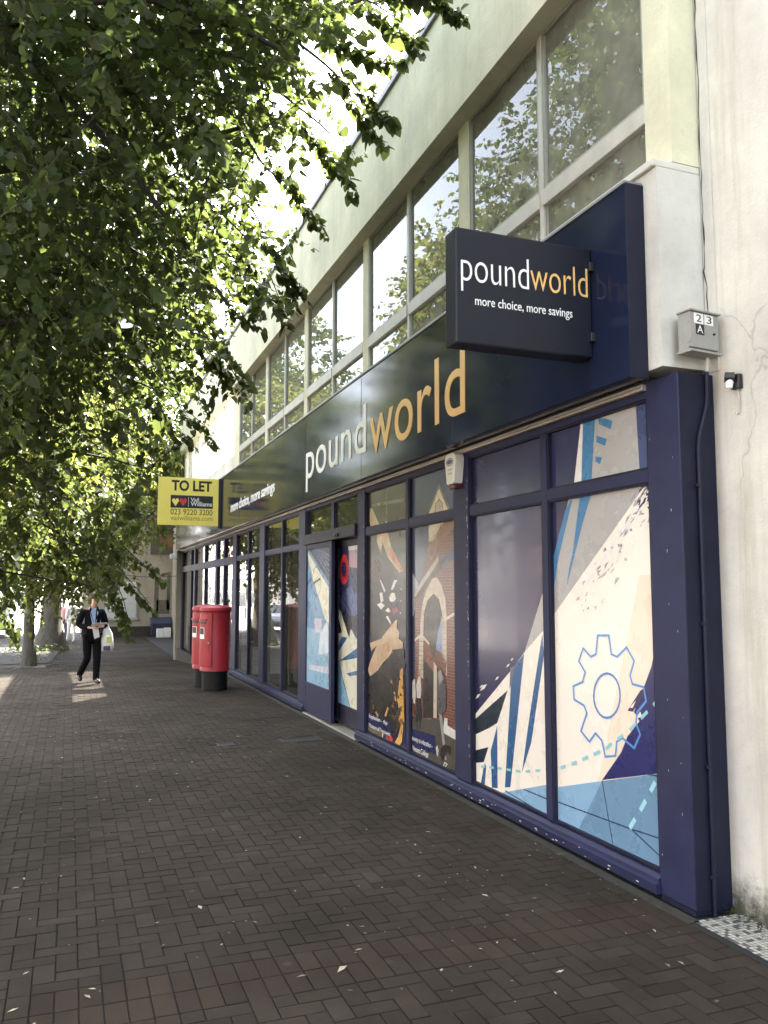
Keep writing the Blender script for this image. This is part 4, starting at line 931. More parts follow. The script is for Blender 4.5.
MB().tube([(.078 * SW, -bd / 2 - .004, .16 * SB), (.078 * SW, -bd / 2 - .012, .16 * SB)], .007, 10).build('lock', M['plastic_blk'], mt, local=True)
# conduit
o1 = thing('conduit', 'slim painted conduit running down the pilaster side from the grey meter box', 'conduit', (.15, 3.83, 0))
MB().tube([(.19, 3.815, mz0), (.19, 3.83, 3.09)], .012, 10).build('pipe', M['pipe_wh'], o1, smooth=True)
MB().tube([(.19, 3.83, 3.09), (.195, 3.838, 2.95), (.185, 3.838, 2.88), (.125, 3.838, 2.70), (.115, 3.838, 2.62), (.115, 3.838, 0.0)], .013, 10).build('pipe', M['navy_dk'], o1, smooth=True)
sd = MB()
for z in (2.4, 1.6, .8, .2): sd.box(.09, .14, 3.828, 3.859, z, z + .02)
sd.build('clip', M['navy_dk'], o1, bevel=.003)
# bulkhead sensor on the wall
c = onx(739, 380, .26)
sn = thing('wall_sensor', 'small black sensor lamp with white lens fixed to the cream wall', 'sensor', (.26, c[1], c[2]))
MB().box(.225, .259, c[1] - .03, c[1] + .03, c[2] - .055, c[2] + .03).build('bracket', M['plastic_blk'], sn, bevel=.004)
MB().tube([(.225, c[1] + .0, c[2] + .012), (.185, c[1] + .03, c[2] + .016)], .03, 14).build('head', M['plastic_blk'], sn, smooth=True)
MB().tube([(.205, c[1] + .015, c[2] - .005), (.20, c[1] + .015, c[2] - .05)], [.024, .018], 14).build('lens', M['plate'], sn, smooth=True)
MB().tube([(.245, c[1], c[2] - .05), (.245, c[1] - .01, c[2] - .13), (.25, c[1] - .005, c[2] - .19), (.25, c[1] + .012, c[2] - .2), (.25, c[1] + .02, c[2] - .18)], .004, 6).build('cable', M['pipe_wh'], sn)

# burglar alarm on the first post
al = thing('alarm_box', 'ivory burglar alarm bell box on the post between poster and artwork windows', 'alarm box', (0, 6.77, 2.73))
yc = 6.79
prof = [(-.115, .26), (-.10, .30), (-.06, .325), (.06, .325), (.10, .30), (.115, .26), (.075, .05), (.06, .04), (-.06, .04), (-.075, .05)]
MB().prism(prof, lambda p: (-.095, yc + p[0], 2.72 + p[1]), (.094, 0, 0)).build('cover', M['alarm'], al, bevel=.012)
MB().prism([(-.062, 0), (.062, 0), (.068, .039), (-.068, .039)], lambda p: (-.08, yc + p[0], 2.72 + p[1]), (.079, 0, 0)).build('strobe_lens', M['alarm_red'], al, bevel=.006)
el = [(.075 * math.cos(t * .3927), .036 * math.sin(t * .3927)) for t in range(16)]
MB().prism(el, lambda p: (-.0965, yc + p[0], 2.72 + .245 + p[1]), (.0012, 0, 0)).build('badge', M['alarm_badge'], al)
MB().prism([(.85 * p[0] , .78 * p[1]) for p in el], lambda p: (-.0975, yc + p[0], 2.72 + .245 + p[1]), (.0009, 0, 0)).build('badge', M['plate'], al)
MB().prism([(.78 * p[0], .62 * p[1]) for p in el], lambda p: (-.0985, yc + p[0], 2.72 + .245 + p[1]), (.0009, 0, 0)).build('badge', M['alarm_badge'], al)
for (z, s, wd) in ((.165, 'ALARM', .075), (.130, '24 HOUR', .085)): lettering('lettering', s, (-.0952, yc + wd / 2, 2.72 + z), (0, -1, 0), (0, 0, 1), wd, .018, M['winframe_dk'], al, depth=.0008)

# ================================================================== POST BOXES
def post_box(loc, ang, label):
    t = thing('post_box', label, 'post box', loc, ang, 'red post boxes on the pavement')
    MB().lathe([(.232, -.02), (.236, 0), (.236, .05), (.228, .055), (.228, .30), (.236, .305), (.236, .345)], (0, 0, 0), 40).build('base', M['black_base'], t, smooth=True, local=True)
    MB().lathe([(.262, .346), (.270, .352), (.270, .40), (.262, .41), (.262, 1.40), (.264, 1.41)], (0, 0, 0), 48).build('body', M['red_box'], t, smooth=True, local=True)
    MB().lathe([(.264, 1.411), (.285, 1.42), (.290, 1.432), (.290, 1.475), (.283, 1.49), (.20, 1.525), (.08, 1.54), (.01, 1.542)], (0, 0, 0), 48).build('cap', M['red_box'], t, smooth=True, local=True)
    # door: a curved panel standing proud of the drum, facing local -X
    def shell(a0, a1, z0, z1, r0, r1, n=14):
        b = MB(); A = [math.pi + a0 + (a1 - a0) * k / n for k in range(n + 1)]
        vs = [];
        for r in (r0, r1):
            for z in (z0, z1): vs += [(r * math.cos(x), r * math.sin(x), z) for x in A]
        m_ = n + 1; fs = []
        for k in range(n):
            fs += [(2 * m_ + k, 2 * m_ + k + 1, 3 * m_ + k + 1, 3 * m_ + k), (k, m_ + k, m_ + k + 1, k + 1), (m_ + k, 3 * m_ + k, 3 * m_ + k + 1, m_ + k + 1), (k, k + 1, 2 * m_ + k + 1, 2 * m_ + k)]
        fs += [(0, 2 * m_, 3 * m_, m_), (n, m_ + n, 3 * m_ + n, 2 * m_ + n)]
        return b.add(vs, fs)
    d = shell(-.80, .80, .44, 1.385, .258, .282).build('door', M['red_box'], t, bevel=.004, local=True)
    shell(-.36, .36, 1.195, 1.24, .280, .290).build('aperture', M['plastic_blk'], d, local=True)
    shell(-.42, .42, 1.25, 1.285, .280, .304).build('aperture_hood', M['red_box'], d, bevel=.004, local=True)
    shell(-.26, .26, .93, 1.13, .280, .287).build('notice_plate', M['plate'], d, local=True)
    shell(-.22, .22, 1.01, 1.12, .2865, .2885).build('notice_print', M['black'], d, local=True)
    shell(-.20, .16, .62, .76, .280, .286).build('royal_cipher', M['red_box'], d, bevel=.003, local=True)
    MB().tube([(-.285 * math.cos(.62), -.285 * math.sin(.62), .86), (-.30 * math.cos(.62), -.30 * math.sin(.62), .86)], .016, 12).build('lock', M['alu'], d, local=True)
    return t
g0 = onz = None
def ground_pt(u, v, z=0.0):
    k = ray(u, v); return CAM + k * (z - CAM[2]) / k[2]
def on_ground(u, v):
    p = ground_pt(u, v)
    for _ in range(30): p = ground_pt(u, v, gz(p[1]))
    return p
p = on_ground(214.3, 691.3); vh = np.array([p[0] - CAM[0], p[1] - CAM[1], 0]); vh /= np.linalg.norm(vh)
c1 = p + vh * .236
post_box((c1[0], c1[1], 0), R(22), 'nearer red pillar post box on a black base beside the shop windows')
p = on_ground(206.2, 688.0); c2 = p + vh * .236
post_box((c2[0], c2[1], 0), R(22), 'farther red pillar post box, mostly hidden behind its twin')

# ================================================================== PEOPLE
def skin_mesh(verts, edges, radii, levels=2, root=0):
    me = bpy.data.meshes.new('skin_src'); me.from_pydata(verts, edges, []); o = bpy.data.objects.new('skin_src', me); COL.objects.link(o)
    m1 = o.modifiers.new('Skin', 'SKIN'); m1.use_smooth_shade = True; m1.branch_smoothing = .6
    sv = me.skin_vertices[0].data
    for i, r in enumerate(radii):
        sv[i].radius = (r, r) if not isinstance(r, tuple) else r; sv[i].use_root = (i == root)
    s = o.modifiers.new('Sub', 'SUBSURF'); s.levels = levels; s.render_levels = levels
    bpy.context.view_layer.update(); dg = bpy.context.evaluated_depsgraph_get()
    out = bpy.data.meshes.new_from_object(o.evaluated_get(dg), depsgraph=dg); out.materials.clear()
    bpy.data.objects.remove(o); bpy.data.meshes.remove(me)
    for p_ in out.polygons: p_.use_smooth = True
    return out
class Skel:
    def __init__(s): s.v = []; s.e = []; s.r = []
    def chain(s, pts, rads, start=None):
        prev = start
        for p_, r in zip(pts, rads):
            s.v.append(tuple(p_)); s.r.append(r); i = len(s.v) - 1
            if prev is not None: s.e.append((prev, i))
            prev = i
        return prev
    def mesh(s, levels=2): return skin_mesh(s.v, s.e, s.r, levels)
def figure(label, loc, rz, J, cloth, group=None, detail=True):
    """J: joint positions in the figure's own frame (faces -Y)"""
    t = thing('person', label, 'person', loc, rz, group)
    s = Skel()
    pel = s.chain([J['pelvis']], [.11]); sp = s.chain([J['belly'], J['chest'], J['shoulder']], [.095, .10, .06], pel)
    nk = s.chain([J['neck'], J['jaw'], J['head'], J['crown']], [.052, .066, .088, .062], sp)
    nose = Vector(J['head']) + Vector(J['face']) * .098 + Vector((0, 0, -.025)); s.chain([nose], [.014], nk - 1)
    for sd in ('R', 'L'):
        h_ = s.chain([J['sh' + sd], J['el' + sd], J['wr' + sd]], [.038, .036, .026], sp)
        pm = s.chain([J['pa' + sd]], [.028], h_)
        if detail:
            d = Vector(J['pa' + sd]) - Vector(J['wr' + sd]); d.normalize(); side = d.cross(Vector((0, 0, 1))).normalized(); dn = Vector((0, 0, -1))
            for k in range(4):
                b0 = Vector(J['pa' + sd]) + side * (k - 1.5) * .019 + d * .03; L = (.034, .040, .038, .028)[k]
                s.chain([b0, b0 + d * L + dn * .008, b0 + d * L * 1.5 + dn * .03], [.010, .009, .007], pm)
            th = Vector(J['wr' + sd]) + d * .025 + side * (-.03 if sd == 'R' else .03); s.chain([th, th + d * .045 + Vector((0, 0, .012))], [.012, .009], h_)
    for sd in ('R', 'L'): s.chain([J['hip' + sd], J['kn' + sd], J['an' + sd], J['to' + sd]], [.075, .055, .04, .035], pel)
    body = link('body', s.mesh(), M['skin'], t, local=True)
    def garment(name, fn, m, lv=2):
        q_ = Skel(); fn(q_); return link(name, q_.mesh(lv), m, t, local=True)
    def trousers(q_):
        pv = q_.chain([J['pelvis']], [(.155, .125)])
        for sd in ('R', 'L'):
            kn, an = Vector(J['kn' + sd]), Vector(J['an' + sd])
            q_.chain([J['hip' + sd], (Vector(J['hip' + sd]) + kn) / 2, kn, (kn + an) / 2, an + (an - kn) * .12], [.102, .090, .076, .068, .066], pv)
    garment('trousers', trousers, cloth['leg'])
    def jacket(q_):
        hem = q_.chain([Vector(J['pelvis']) + Vector((0, .0, -.10))], [(.185, .14)])
        c_ = q_.chain([J['belly'], J['chest'], Vector(J['shoulder']) + Vector((0, 0, .0))], [(.165, .128), (.185, .138), (.14, .10)], hem)
        for sd in ('R', 'L'):
            e_ = Vector(J['el' + sd]); w_ = Vector(J['wr' + sd]); h_ = Vector(J['sh' + sd])
            q_.chain([h_, (h_ + e_) / 2, e_, (e_ + w_) / 2, w_ + (e_ - w_) * .12], [.088, .076, .064, .055, .046], c_)
    garment('jacket' if 'coat' in cloth else 'shirt', jacket, cloth.get('coat', cloth.get('top')))
    f = Vector(J['face'])
    hr = MB(); hc = Vector(J['head']) - f * .018 + Vector((0, 0, .03))
    hs = []
    for i in range(9):
        a = i / 8 * 1.75; hs.append((.102 * math.sin(a) + .001, .115 * math.cos(a)))
    hr.lathe(hs, hc, 20); hm = hr.build('hair', cloth.get('hair', M['hair']), t, smooth=True, local=True)
    for sd, sx in (('R', -1), ('L', 1)):
        an, to = Vector(J['an' + sd]), Vector(J['to' + sd]); q_ = Skel(); d = (to - an)
        q_.chain([an + Vector((0, 0, .01)) - d * .18, an + d * .25 + Vector((0, 0, -.02)), an + d * .7, to + d * .08], [.045, .050, .046, .034]); link('shoe', q_.mesh(), cloth['shoe'], t, local=True)
    if detail:
        side = f.cross(Vector((0, 0, 1))).normalized()
        for k in (-1, 1):
            e_ = Vector(J['head']) + f * .082 + side * k * .032 + Vector((0, 0, .008)); b_ = MB(); b_.lathe([(.001, -.009), (.008, -.006), (.011, 0), (.008, .006), (.001, .009)], e_, 10); b_.build('eye', M['plastic_blk'], t, smooth=True, local=True)
        m_ = Vector(J['jaw']) + f * .066 + Vector((0, 0, .012)); MB().box(m_.x - .024, m_.x + .024, m_.y - .006, m_.y + .006, m_.z - .005, m_.z + .005).build('mouth', M['alarm_red'], t, bevel=.002, local=True)
    if 'inner' in cloth:
        ch, sh = Vector(J['chest']), Vector(J['shoulder']); b_ = MB()
        y = ch.y - .142
        b_.prism([(-.055, .10), (-.075, -.0), (-.012, -.28), (.012, -.28), (.075, -.0), (.055, .10)], lambda q2_: (ch.x + q2_[0], y + max(0, q2_[1]) * .75 + .0, ch.z + .10 + q2_[1]), (0, .05, 0)); b_.build('shirt', cloth['inner'], t, bevel=.006, local=True)
        cl = MB().tube([(sh.x - .06, sh.y - .06, sh.z + .02), (sh.x, sh.y - .085, sh.z - .03), (sh.x + .06, sh.y - .06, sh.z + .02)], .02, 8); cl.build('collar', cloth['inner'], t, smooth=True, local=True)
        for k in (-1, 1):
            b_ = MB(); b_.prism([(k * .055, .16), (k * .095, .07), (k * .075, .03), (k * .085, .0), (k * .012, -.20)], lambda q2_: (ch.x + q2_[0], y - .006 + max(0, q2_[1]) * .5, ch.z + .10 + q2_[1]), (0, .012, 0)); b_.build('lapel', cloth['coat'], t, bevel=.003, local=True)
    return t
pm = on_ground(90.5, 684.5)
J = dict(pelvis=(0, 0, .93), belly=(0, .0, 1.08), chest=(.0, -.01, 1.26), shoulder=(0, .0, 1.41), neck=(0, -.02, 1.49), jaw=(.015, -.085, 1.545), head=(.01, -.055, 1.62), crown=(.005, -.04, 1.70), face=(.10, -.93, -.35),
         shR=(-.185, .01, 1.40), elR=(-.255, .04, 1.13), wrR=(-.10, -.19, 1.08), paR=(-.05, -.25, 1.09), shL=(.185, .01, 1.40), elL=(.26, .02, 1.13), wrL=(.15, -.20, 1.09), paL=(.09, -.26, 1.10),
         hipR=(-.09, .0, .88), knR=(-.075, -.02, .49), anR=(-.125, .30, .17), toR=(-.13, .22, .045), hipL=(.09, -.01, .88), knL=(.07, -.15, .49), anL=(.055, -.17, .09), toL=(.075, -.33, .045))
man = figure('man in a dark suit walking along the pavement reading papers', (pm[0], pm[1], gz(pm[1])), R(14), J, dict(leg=M['trouser'], coat=M['suit'], inner=M['shirt'], shoe=M['shoe']))
man.location.y += .17
Wm = Matrix.Translation(man.location) @ Matrix.Rotation(R(14), 4, 'Z')
def in_man(name, mb, m, label, cat, bev=0.0):
    me = mb.mesh(name); me.transform(Wm); o = link(name, me, m); tag(o, label, cat)
    for p_ in me.polygons: p_.use_smooth = False
    return o
b = MB(); b.prism([(-.12, 0), (.13, .015), (.13, .20), (-.12, .19)], lambda q_: (.02 + q_[0], -.27 - q_[1] * .75, 1.12 + q_[1] * .32), (0, .002, .003))
b.prism([(-.10, 0), (.02, -.01), (.06, -.20), (-.04, -.24)], lambda q_: (.02 + q_[0], -.275 - .02 * math.sin(q_[1] * 9), 1.11 + q_[1]), (0, .003, 0))
in_man('paper', b, M['paper'], 'white sheets of paper held open by the man in the suit', 'papers')
bagt = thing('carrier_bag', 'white plastic carrier bag with lime print hanging from the walking man\'s arm', 'bag', tuple(Wm @ Vector((.27, -.05, .66))))
bv = []; bf = []; rings = [(1.09, .03, .012), (1.03, .07, .03), (.95, .10, .045), (.82, .125, .065), (.70, .135, .07), (.62, .12, .06), (.60, .07, .03)]
nn = 18
for i, (z, rx, ry) in enumerate(rings):
    for k in range(nn):
        a_ = k / nn * 6.2832; wob = 1 + .10 * math.sin(a_ * 3 + i) + .06 * math.sin(a_ * 5 - 2 * i)
        bv.append(tuple(Wm @ Vector((.27 + rx * wob * math.cos(a_), -.06 + ry * wob * math.sin(a_), z))))
for i in range(len(rings) - 1):
    for k in range(nn): bf.append((i * nn + k, i * nn + (k + 1) % nn, (i + 1) * nn + (k + 1) % nn, (i + 1) * nn + k))
bf.append(tuple((len(rings) - 1) * nn + k for k in range(nn)))
MB().add(bv, bf).build('body', M['bag'], bagt, smooth=True)
MB().tube([Wm @ Vector((.22, -.06, 1.04)), Wm @ Vector((.22, -.07, 1.14)), Wm @ Vector((.25, -.07, 1.165)), Wm @ Vector((.29, -.06, 1.14)), Wm @ Vector((.31, -.06, 1.04))], .010, 8).build('handle', M['bag'], bagt, smooth=True)
def on_bag(z0, z1, x0, x1, m, nm):
    b_ = MB(); n_ = 6; pts = []
    for zz in (z0, z1):
        for k in range(n_ + 1):
            xx = x0 + (x1 - x0) * k / n_; pts.append(tuple(Wm @ Vector((.27 + xx, -.06 - .088 * math.sqrt(max(.05, 1 - (xx / .15) ** 2)), zz))))
    b_.add(pts, [(k, k + 1, n_ + 2 + k, n_ + 1 + k) for k in range(n_)]); b_.build(nm, m, bagt, smooth=True)
on_bag(.78, .90, -.03, .07, M['bag_print'], 'print'); on_bag(.63, .72, -.08, .05, M['bag_dark'], 'print')

def walker(ph): # plain upright walking pose for people far up the street
    s_ = math.sin(ph)
    return dict(pelvis=(0, 0, .92), belly=(0, 0, 1.07), chest=(0, 0, 1.25), shoulder=(0, 0, 1.40), neck=(0, 0, 1.48), jaw=(0, -.03, 1.55), head=(0, -.01, 1.62), crown=(0, .0, 1.69), face=(0, -1, 0),
        shR=(-.18, 0, 1.39), elR=(-.23, .06 * s_, 1.12), wrR=(-.22, -.12 * s_, .90), paR=(-.22, -.15 * s_, .83), shL=(.18, 0, 1.39), elL=(.23, -.06 * s_, 1.12), wrL=(.22, .10 * s_, .90), paL=(.22, .12 * s_, .83),
        hipR=(-.09, 0, .87), knR=(-.09, -.13 * s_, .48), anR=(-.09, -.15 * s_, .09), toR=(-.09, -.15 * s_ - .15, .04), hipL=(.09, 0, .87), knL=(.09, .06 * s_, .48), anL=(.09, .24 * s_, .11), toL=(.09, .24 * s_ - .14, .045))
p = on_ground(62, 641); figure('person in pink top and grey trousers walking far up the street by the old tree', (p[0], p[1], gz(p[1])), R(150), walker(1.0), dict(leg=M['jean'], top=M['pink'], shoe=M['shoe']), detail=False)
p = on_ground(71, 642); figure('person dressed all in white walking far up the street', (p[0], p[1], gz(p[1])), R(200), walker(-.8), dict(leg=M['whitecloth'], top=M['whitecloth'], shoe=M['plate']), detail=False)

# ================================================================== TREES
def unit(a): return a / np.maximum(np.linalg.norm(a, axis=-1, keepdims=True), 1e-9)
def leaves_from_twigs(P0, D, L, nl, size, droop=.55, rng=RNG):
    """leaves set alternately along each twig, hanging a little; returns verts, quads, rnd"""
    n = len(P0); t = (np.arange(nl) + .6) / nl
    base = P0[:, None, :] + D[:, None, :] * (L[:, None] * t[None])[..., None]
    base[..., 2] -= (L[:, None] * t[None] ** 2) * .22
    side = unit(np.cross(D, np.array([0, 0, 1.0]) + rng.normal(0, .25, (n, 3))))
    alt = np.where(np.arange(nl) % 2 == 0, 1.0, -1.0)
    ax = side[:, None, :] * alt[None, :, None] * .8 + D[:, None, :] * .45 + rng.normal(0, .38, (n, nl, 3)); ax[..., 2] -= droop * (.5 + rng.random((n, nl)))
    ax = unit(ax.reshape(-1, 3)); base = base.reshape(-1, 3)
    up = np.array([0, 0, 1.0]) + rng.normal(0, .5, (len(ax), 3)); w_ = unit(np.cross(ax, up)); nr = np.cross(w_, ax)
    s_ = size * (.45 + .85 * rng.random(len(ax)) ** 1.2)
    base = base + ax * (s_ * .35)[:, None]
    shp = [(0, 0, 0), (-.40, -.10, .10), (-.46, .32, .13), (0, 1.0, -.06), (.46, .32, .13), (.40, -.10, .10), (-.26, .72, .05), (.26, .72, .05)]
    V = np.empty((len(ax), 8, 3))
    for k, (x, y, z) in enumerate(shp): V[:, k] = base + (w_ * x + ax * y + nr * z) * s_[:, None]
    q_ = np.array([(0, 1, 2, 6), (0, 6, 3, 3), (0, 3, 7, 4), (0, 4, 5, 0)])
    q_ = np.array([(0, 1, 2, 6), (0, 6, 3, 7), (0, 7, 4, 5)])
    Fc = (np.arange(len(ax))[:, None, None] * 8 + q_[None]).reshape(-1, 4)
    r_ = np.clip(np.repeat(rng.random(n), nl) * .5 + rng.random(len(ax)) * .5, 0, 1)
    return V.reshape(-1, 3), Fc, r_
def crown_points(blobs, n, rng, clump=1.0, seed=0):
    """random points in a union of ellipsoids, thinned by a lumpy field so that clumps and gaps form"""
    out = []; wts = np.array([b_[1][0] * b_[1][1] * b_[1][2] for b_ in blobs]); wts = wts / wts.sum()
    k1 = rng.normal(0, 1.5, (10, 3)); ph = rng.random(10) * 6.28
    while len(out) < n:
        i = rng.choice(len(blobs), p=wts); c, r_ = blobs[i]; d = unit(rng.normal(size=3)); rad = rng.random() ** (1 / 2.4)
        p_ = np.array(c) + d * rad * np.array(r_)
        f_ = np.sin(k1 @ p_ * 1.1 + ph).sum() / math.sqrt(10)
        if f_ * clump + rng.normal(0, .35) > -.35: out.append(p_)
    return np.array(out)
def limb_tubes(mb, p0, p1, r0, r1, rng, n=7, sag=.0, sides=7):
    p0, p1 = np.array(p0, float), np.array(p1, float); l = np.linalg.norm(p1 - p0); pts = []
    k1, k2 = rng.normal(0, .05 * l, 3), rng.normal(0, .03 * l, 3)
    for i in range(n + 1):
        t = i / n; pts.append(p0 + (p1 - p0) * t + k1 * math.sin(t * math.pi) + k2 * math.sin(t * 2 * math.pi) + np.array([0, 0, 1]) * (sag * l * math.sin(t * math.pi)))
    mb.tube(pts, [r0 + (r1 - r0) * (i / n) ** .8 for i in range(n + 1)], sides); return pts
def tree(name, label, base, trunk, blobs, ntw, nl, lsize, twl, leafm, seed, nlimb=9, prune=None, flare=1.5, barkm='bark', extra_limbs=(), clump=1.0, lit=None, twig_tubes=False, outward=.6):
    rng = np.random.default_rng(seed); t = thing(name, label, 'tree', tuple(base), group='street trees'); mb = MB()
    hts, top, r0 = trunk
    base = np.array(base, float); top = np.array(top, float); n = 10; pts = []; wob = rng.normal(0, .05, 3)
    rr = []
    for i in range(n + 1):
        f_ = i / n; pts.append(base + (top - base) * f_ + wob * math.sin(f_ * 5)); rr.append(r0 * (1 - .45 * f_) * (1 + (flare - 1) * math.exp(-f_ * 16)))
    pts[0] = pts[0] - np.array([0, 0, .15]); mb.tube(pts, rr, 14)
    tr = mb.build('trunk', M[barkm], t, smooth=True)
    lb = MB(); C0 = crown_points(blobs, max(nlimb * 5, 10), rng)
    tips = []
    for k in range(nlimb):
        p1 = C0[k]; st = np.array(pts[min(n, 5 + k % 6)])
        L_ = limb_tubes(lb, st, p1, r0 * .38, r0 * .06, rng, sag=.06)
        for j in range(3):
            q0 = L_[3 + j]; q1 = q0 + (C0[nlimb + (k * 3 + j) % (nlimb * 4)] - q0) * .5; limb_tubes(lb, q0, q1, r0 * .13, r0 * .03, rng, 5, sides=5)
    for (a_, b_, ra, rb) in extra_limbs: limb_tubes(lb, a_, b_, ra, rb, rng, 9, sides=6, sag=.05)
    P_ = crown_points(blobs, ntw, rng, clump)
    cen = np.average([b_[0] for b_ in blobs], axis=0, weights=[np.prod(b_[1]) for b_ in blobs])
    D = unit(unit(P_ - cen) * outward + rng.normal(0, .45, P_.shape) + np.array([0, 0, -.12])); Ls = twl * (.6 + .8 * rng.random(len(P_)))
    if prune is not None:
        keep = np.array([prune(P_[i], P_[i] + D[i] * Ls[i] - np.array([0, 0, .2 * Ls[i]]), rng) for i in range(len(P_))]); P_, D, Ls = P_[keep], D[keep], Ls[keep]
    if lit is not None and len(lit):
        eP = np.array([e[0] for e in lit]); eD = unit(np.array([e[1] for e in lit])); eL = np.array([e[2] for e in lit]); P_ = np.vstack([P_, eP]); D = np.vstack([D, eD]); Ls = np.concatenate([Ls, eL])
    if twig_tubes:
        for i in range(len(P_)):
            if twig_tubes < 1 and rng.random() > twig_tubes: continue
            e_ = P_[i] + D[i] * Ls[i] - np.array([0, 0, .22 * Ls[i]]); lb.tube([P_[i] - D[i] * Ls[i] * .35, P_[i] + D[i] * Ls[i] * .5 - np.array([0, 0, .06 * Ls[i]]), e_], [.006, .004, .002], 3, cap=False)
    lb.build('limbs', M['bark_dk'], tr, smooth=True)
    V, Fc, rn = leaves_from_twigs(P_, D, Ls, nl, lsize, rng=rng)
    cr = soup('crown', V - base if False else V, Fc, M[leafm], rn, 3)
    cr.parent = t; cr.data.transform(Matrix.Translation(Vector(-base))); return t

# near lime tree: its trunk stands out of the picture on the left, its crown hangs over the pavement
VB = [-600, 0, 30, 60, 90, 112, 135, 150, 185, 225, 262, 298, 318, 340, 362, 392, 415, 436, 455, 475, 505, 535, 570, 600, 625, 660]
UB = [600, 468, 440, 396, 392, 386, 384, 372, 352, 326, 308, 303, 292, 240, 240, 250, 205, 214, 176, 166, 150, 146, 158, 152, 130, 118]
UL = [-2000, 0, 15, 28, 50, 70, 84, 101, 108, 130, 150, 165, 400]; VL = [660, 645, 622, 560, 560, 572, 584, 590, 612, 634, 606, 580, 560]
def pruneA(p0, p1, rng):
    for q_ in (p0, p1):
        u, v, d = proj(q_)
        if d < .8: return True
        if u > np.interp(v, VB, UB) + rng.normal(0, 3): return False
        if v > np.interp(u, UL, VL) + rng.normal(0, 4): return False
    u, v, d = proj(p1); e_ = np.interp(v, VB, UB) - u
    if 0 < e_ < 90 and -20 < v < 560:
        hole = math.sin(u * .043 + 1.3) * math.sin(v * .037 + u * .012) + .5 * math.sin(u * .09 - v * .07)
        if hole + (.35 if e_ > 45 else -.05) < rng.normal(-.1, .25): return False
    if d < 4.6: return False
    return True
blobsA = [((-5.0, 8.2, 6.9), (3.6, 4.6, 3.9)), ((-3.2, 7.4, 5.2), (2.3, 2.8, 2.6)), ((-4.6, 9.4, 3.6), (2.2, 2.2, 1.9)), ((-2.2, 5.6, 6.6), (1.6, 1.8, 1.6)), ((-3.6, 9.3, 2.7), (1.5, 1.6, 1.1))]
sprA = []
def spray(u0, v0, d0, u1, v1, d1, n=5):
    """a drooping leafy shoot between two surveyed points, with side twigs"""
    a_, b_ = atd(u0, v0, d0), atd(u1, v1, d1); rr = np.random.default_rng(int(u0 * 7 + v0)); D_ = b_ - a_; L_ = np.linalg.norm(D_)
    for k in range(n):
        f_ = (k + .2) / n; p_ = a_ + D_ * f_; sd = rr.normal(0, .35, 3) * (1 - f_ * .6); sprA.append((p_, D_ / L_ + sd, L_ / n * 1.25))
    extraA.append((a_ - D_ * .5, b_, .012, .003))
extraA = []
for q_ in ((395, -12, 5.3, 462, 12, 5.4, 5), (360, 5, 5.6, 420, 42, 5.5, 5), (330, 70, 5.9, 386, 118, 5.9, 5), (345, 95, 6.0, 378, 140, 6.0, 3), (300, 120, 6.2, 352, 184, 6.3, 5), (270, 165, 6.5, 322, 228, 6.6, 5), (240, 215, 6.8, 302, 292, 7.0, 6), (225, 235, 7.0, 285, 318, 7.1, 6),
         (170, 300, 7.6, 246, 398, 8.0, 6), (185, 330, 7.6, 240, 385, 7.9, 5), (120, 380, 8.4, 214, 434, 8.8, 6), (140, 400, 8.5, 190, 440, 8.8, 4), (80, 520, 8.6, 158, 576, 9.0, 6), (70, 545, 8.6, 150, 604, 8.8, 6), (104, 575, 8.4, 129, 628, 8.6, 4), (60, 530, 8.6, 98, 588, 8.8, 5), (-20, 560, 8.2, 14, 636, 8.4, 6), (-30, 540, 8.0, 20, 600, 8.2, 5),
         (380, 0, 5.2, 438, -8, 5.2, 4), (320, 40, 5.8, 396, 62, 5.8, 5), (285, 270, 7.0, 296, 300, 7.0, 2), (30, 470, 8.5, 90, 520, 8.8, 5), (60, 430, 8.5, 140, 478, 8.8, 5), (100, 300, 7.6, 200, 350, 8, 5)): spray(*q_)
tk = np.array([-6.6, 8.0, 0.0])
extraA += [(tk + [0, 0, 4.2], atd(205, 32, 6.2), .06, .016), (tk + [0, 0, 4.0], atd(240, 128, 6.4), .06, .016), (tk + [0, 0, 3.6], atd(205, 276, 7.2), .05, .016), (tk + [0, 0, 3.2], atd(160, 330, 7.8), .05, .016), (tk + [0, 0, 2.8], atd(150, 470, 8.6), .045, .007), (tk + [0, 0, 2.4], atd(120, 590, 8.7), .035, .006), (tk + [0, 0, 4.6], atd(300, 60, 5.8), .06, .016)]
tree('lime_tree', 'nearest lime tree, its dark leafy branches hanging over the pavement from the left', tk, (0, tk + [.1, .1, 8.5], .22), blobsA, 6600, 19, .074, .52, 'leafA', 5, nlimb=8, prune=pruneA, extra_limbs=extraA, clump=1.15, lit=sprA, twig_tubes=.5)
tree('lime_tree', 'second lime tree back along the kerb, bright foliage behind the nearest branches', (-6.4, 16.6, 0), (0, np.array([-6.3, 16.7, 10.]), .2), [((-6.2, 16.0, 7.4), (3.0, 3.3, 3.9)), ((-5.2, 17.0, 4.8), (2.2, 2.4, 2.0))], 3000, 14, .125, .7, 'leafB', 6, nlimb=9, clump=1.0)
p = on_ground(29, 666)
tree('lime_tree', 'slim trunked lime tree standing nearest to the walking man', p, (0, p + np.array([.15, .1, 7.]), .155), [(p + [.7, .2, 5.8], (2.8, 2.8, 3.0)), (p + [.6, -.5, 3.1], (1.8, 1.7, 1.2))], 1900, 13, .125, .7, 'leafB', 8, nlimb=7)
p = on_ground(50, 650)
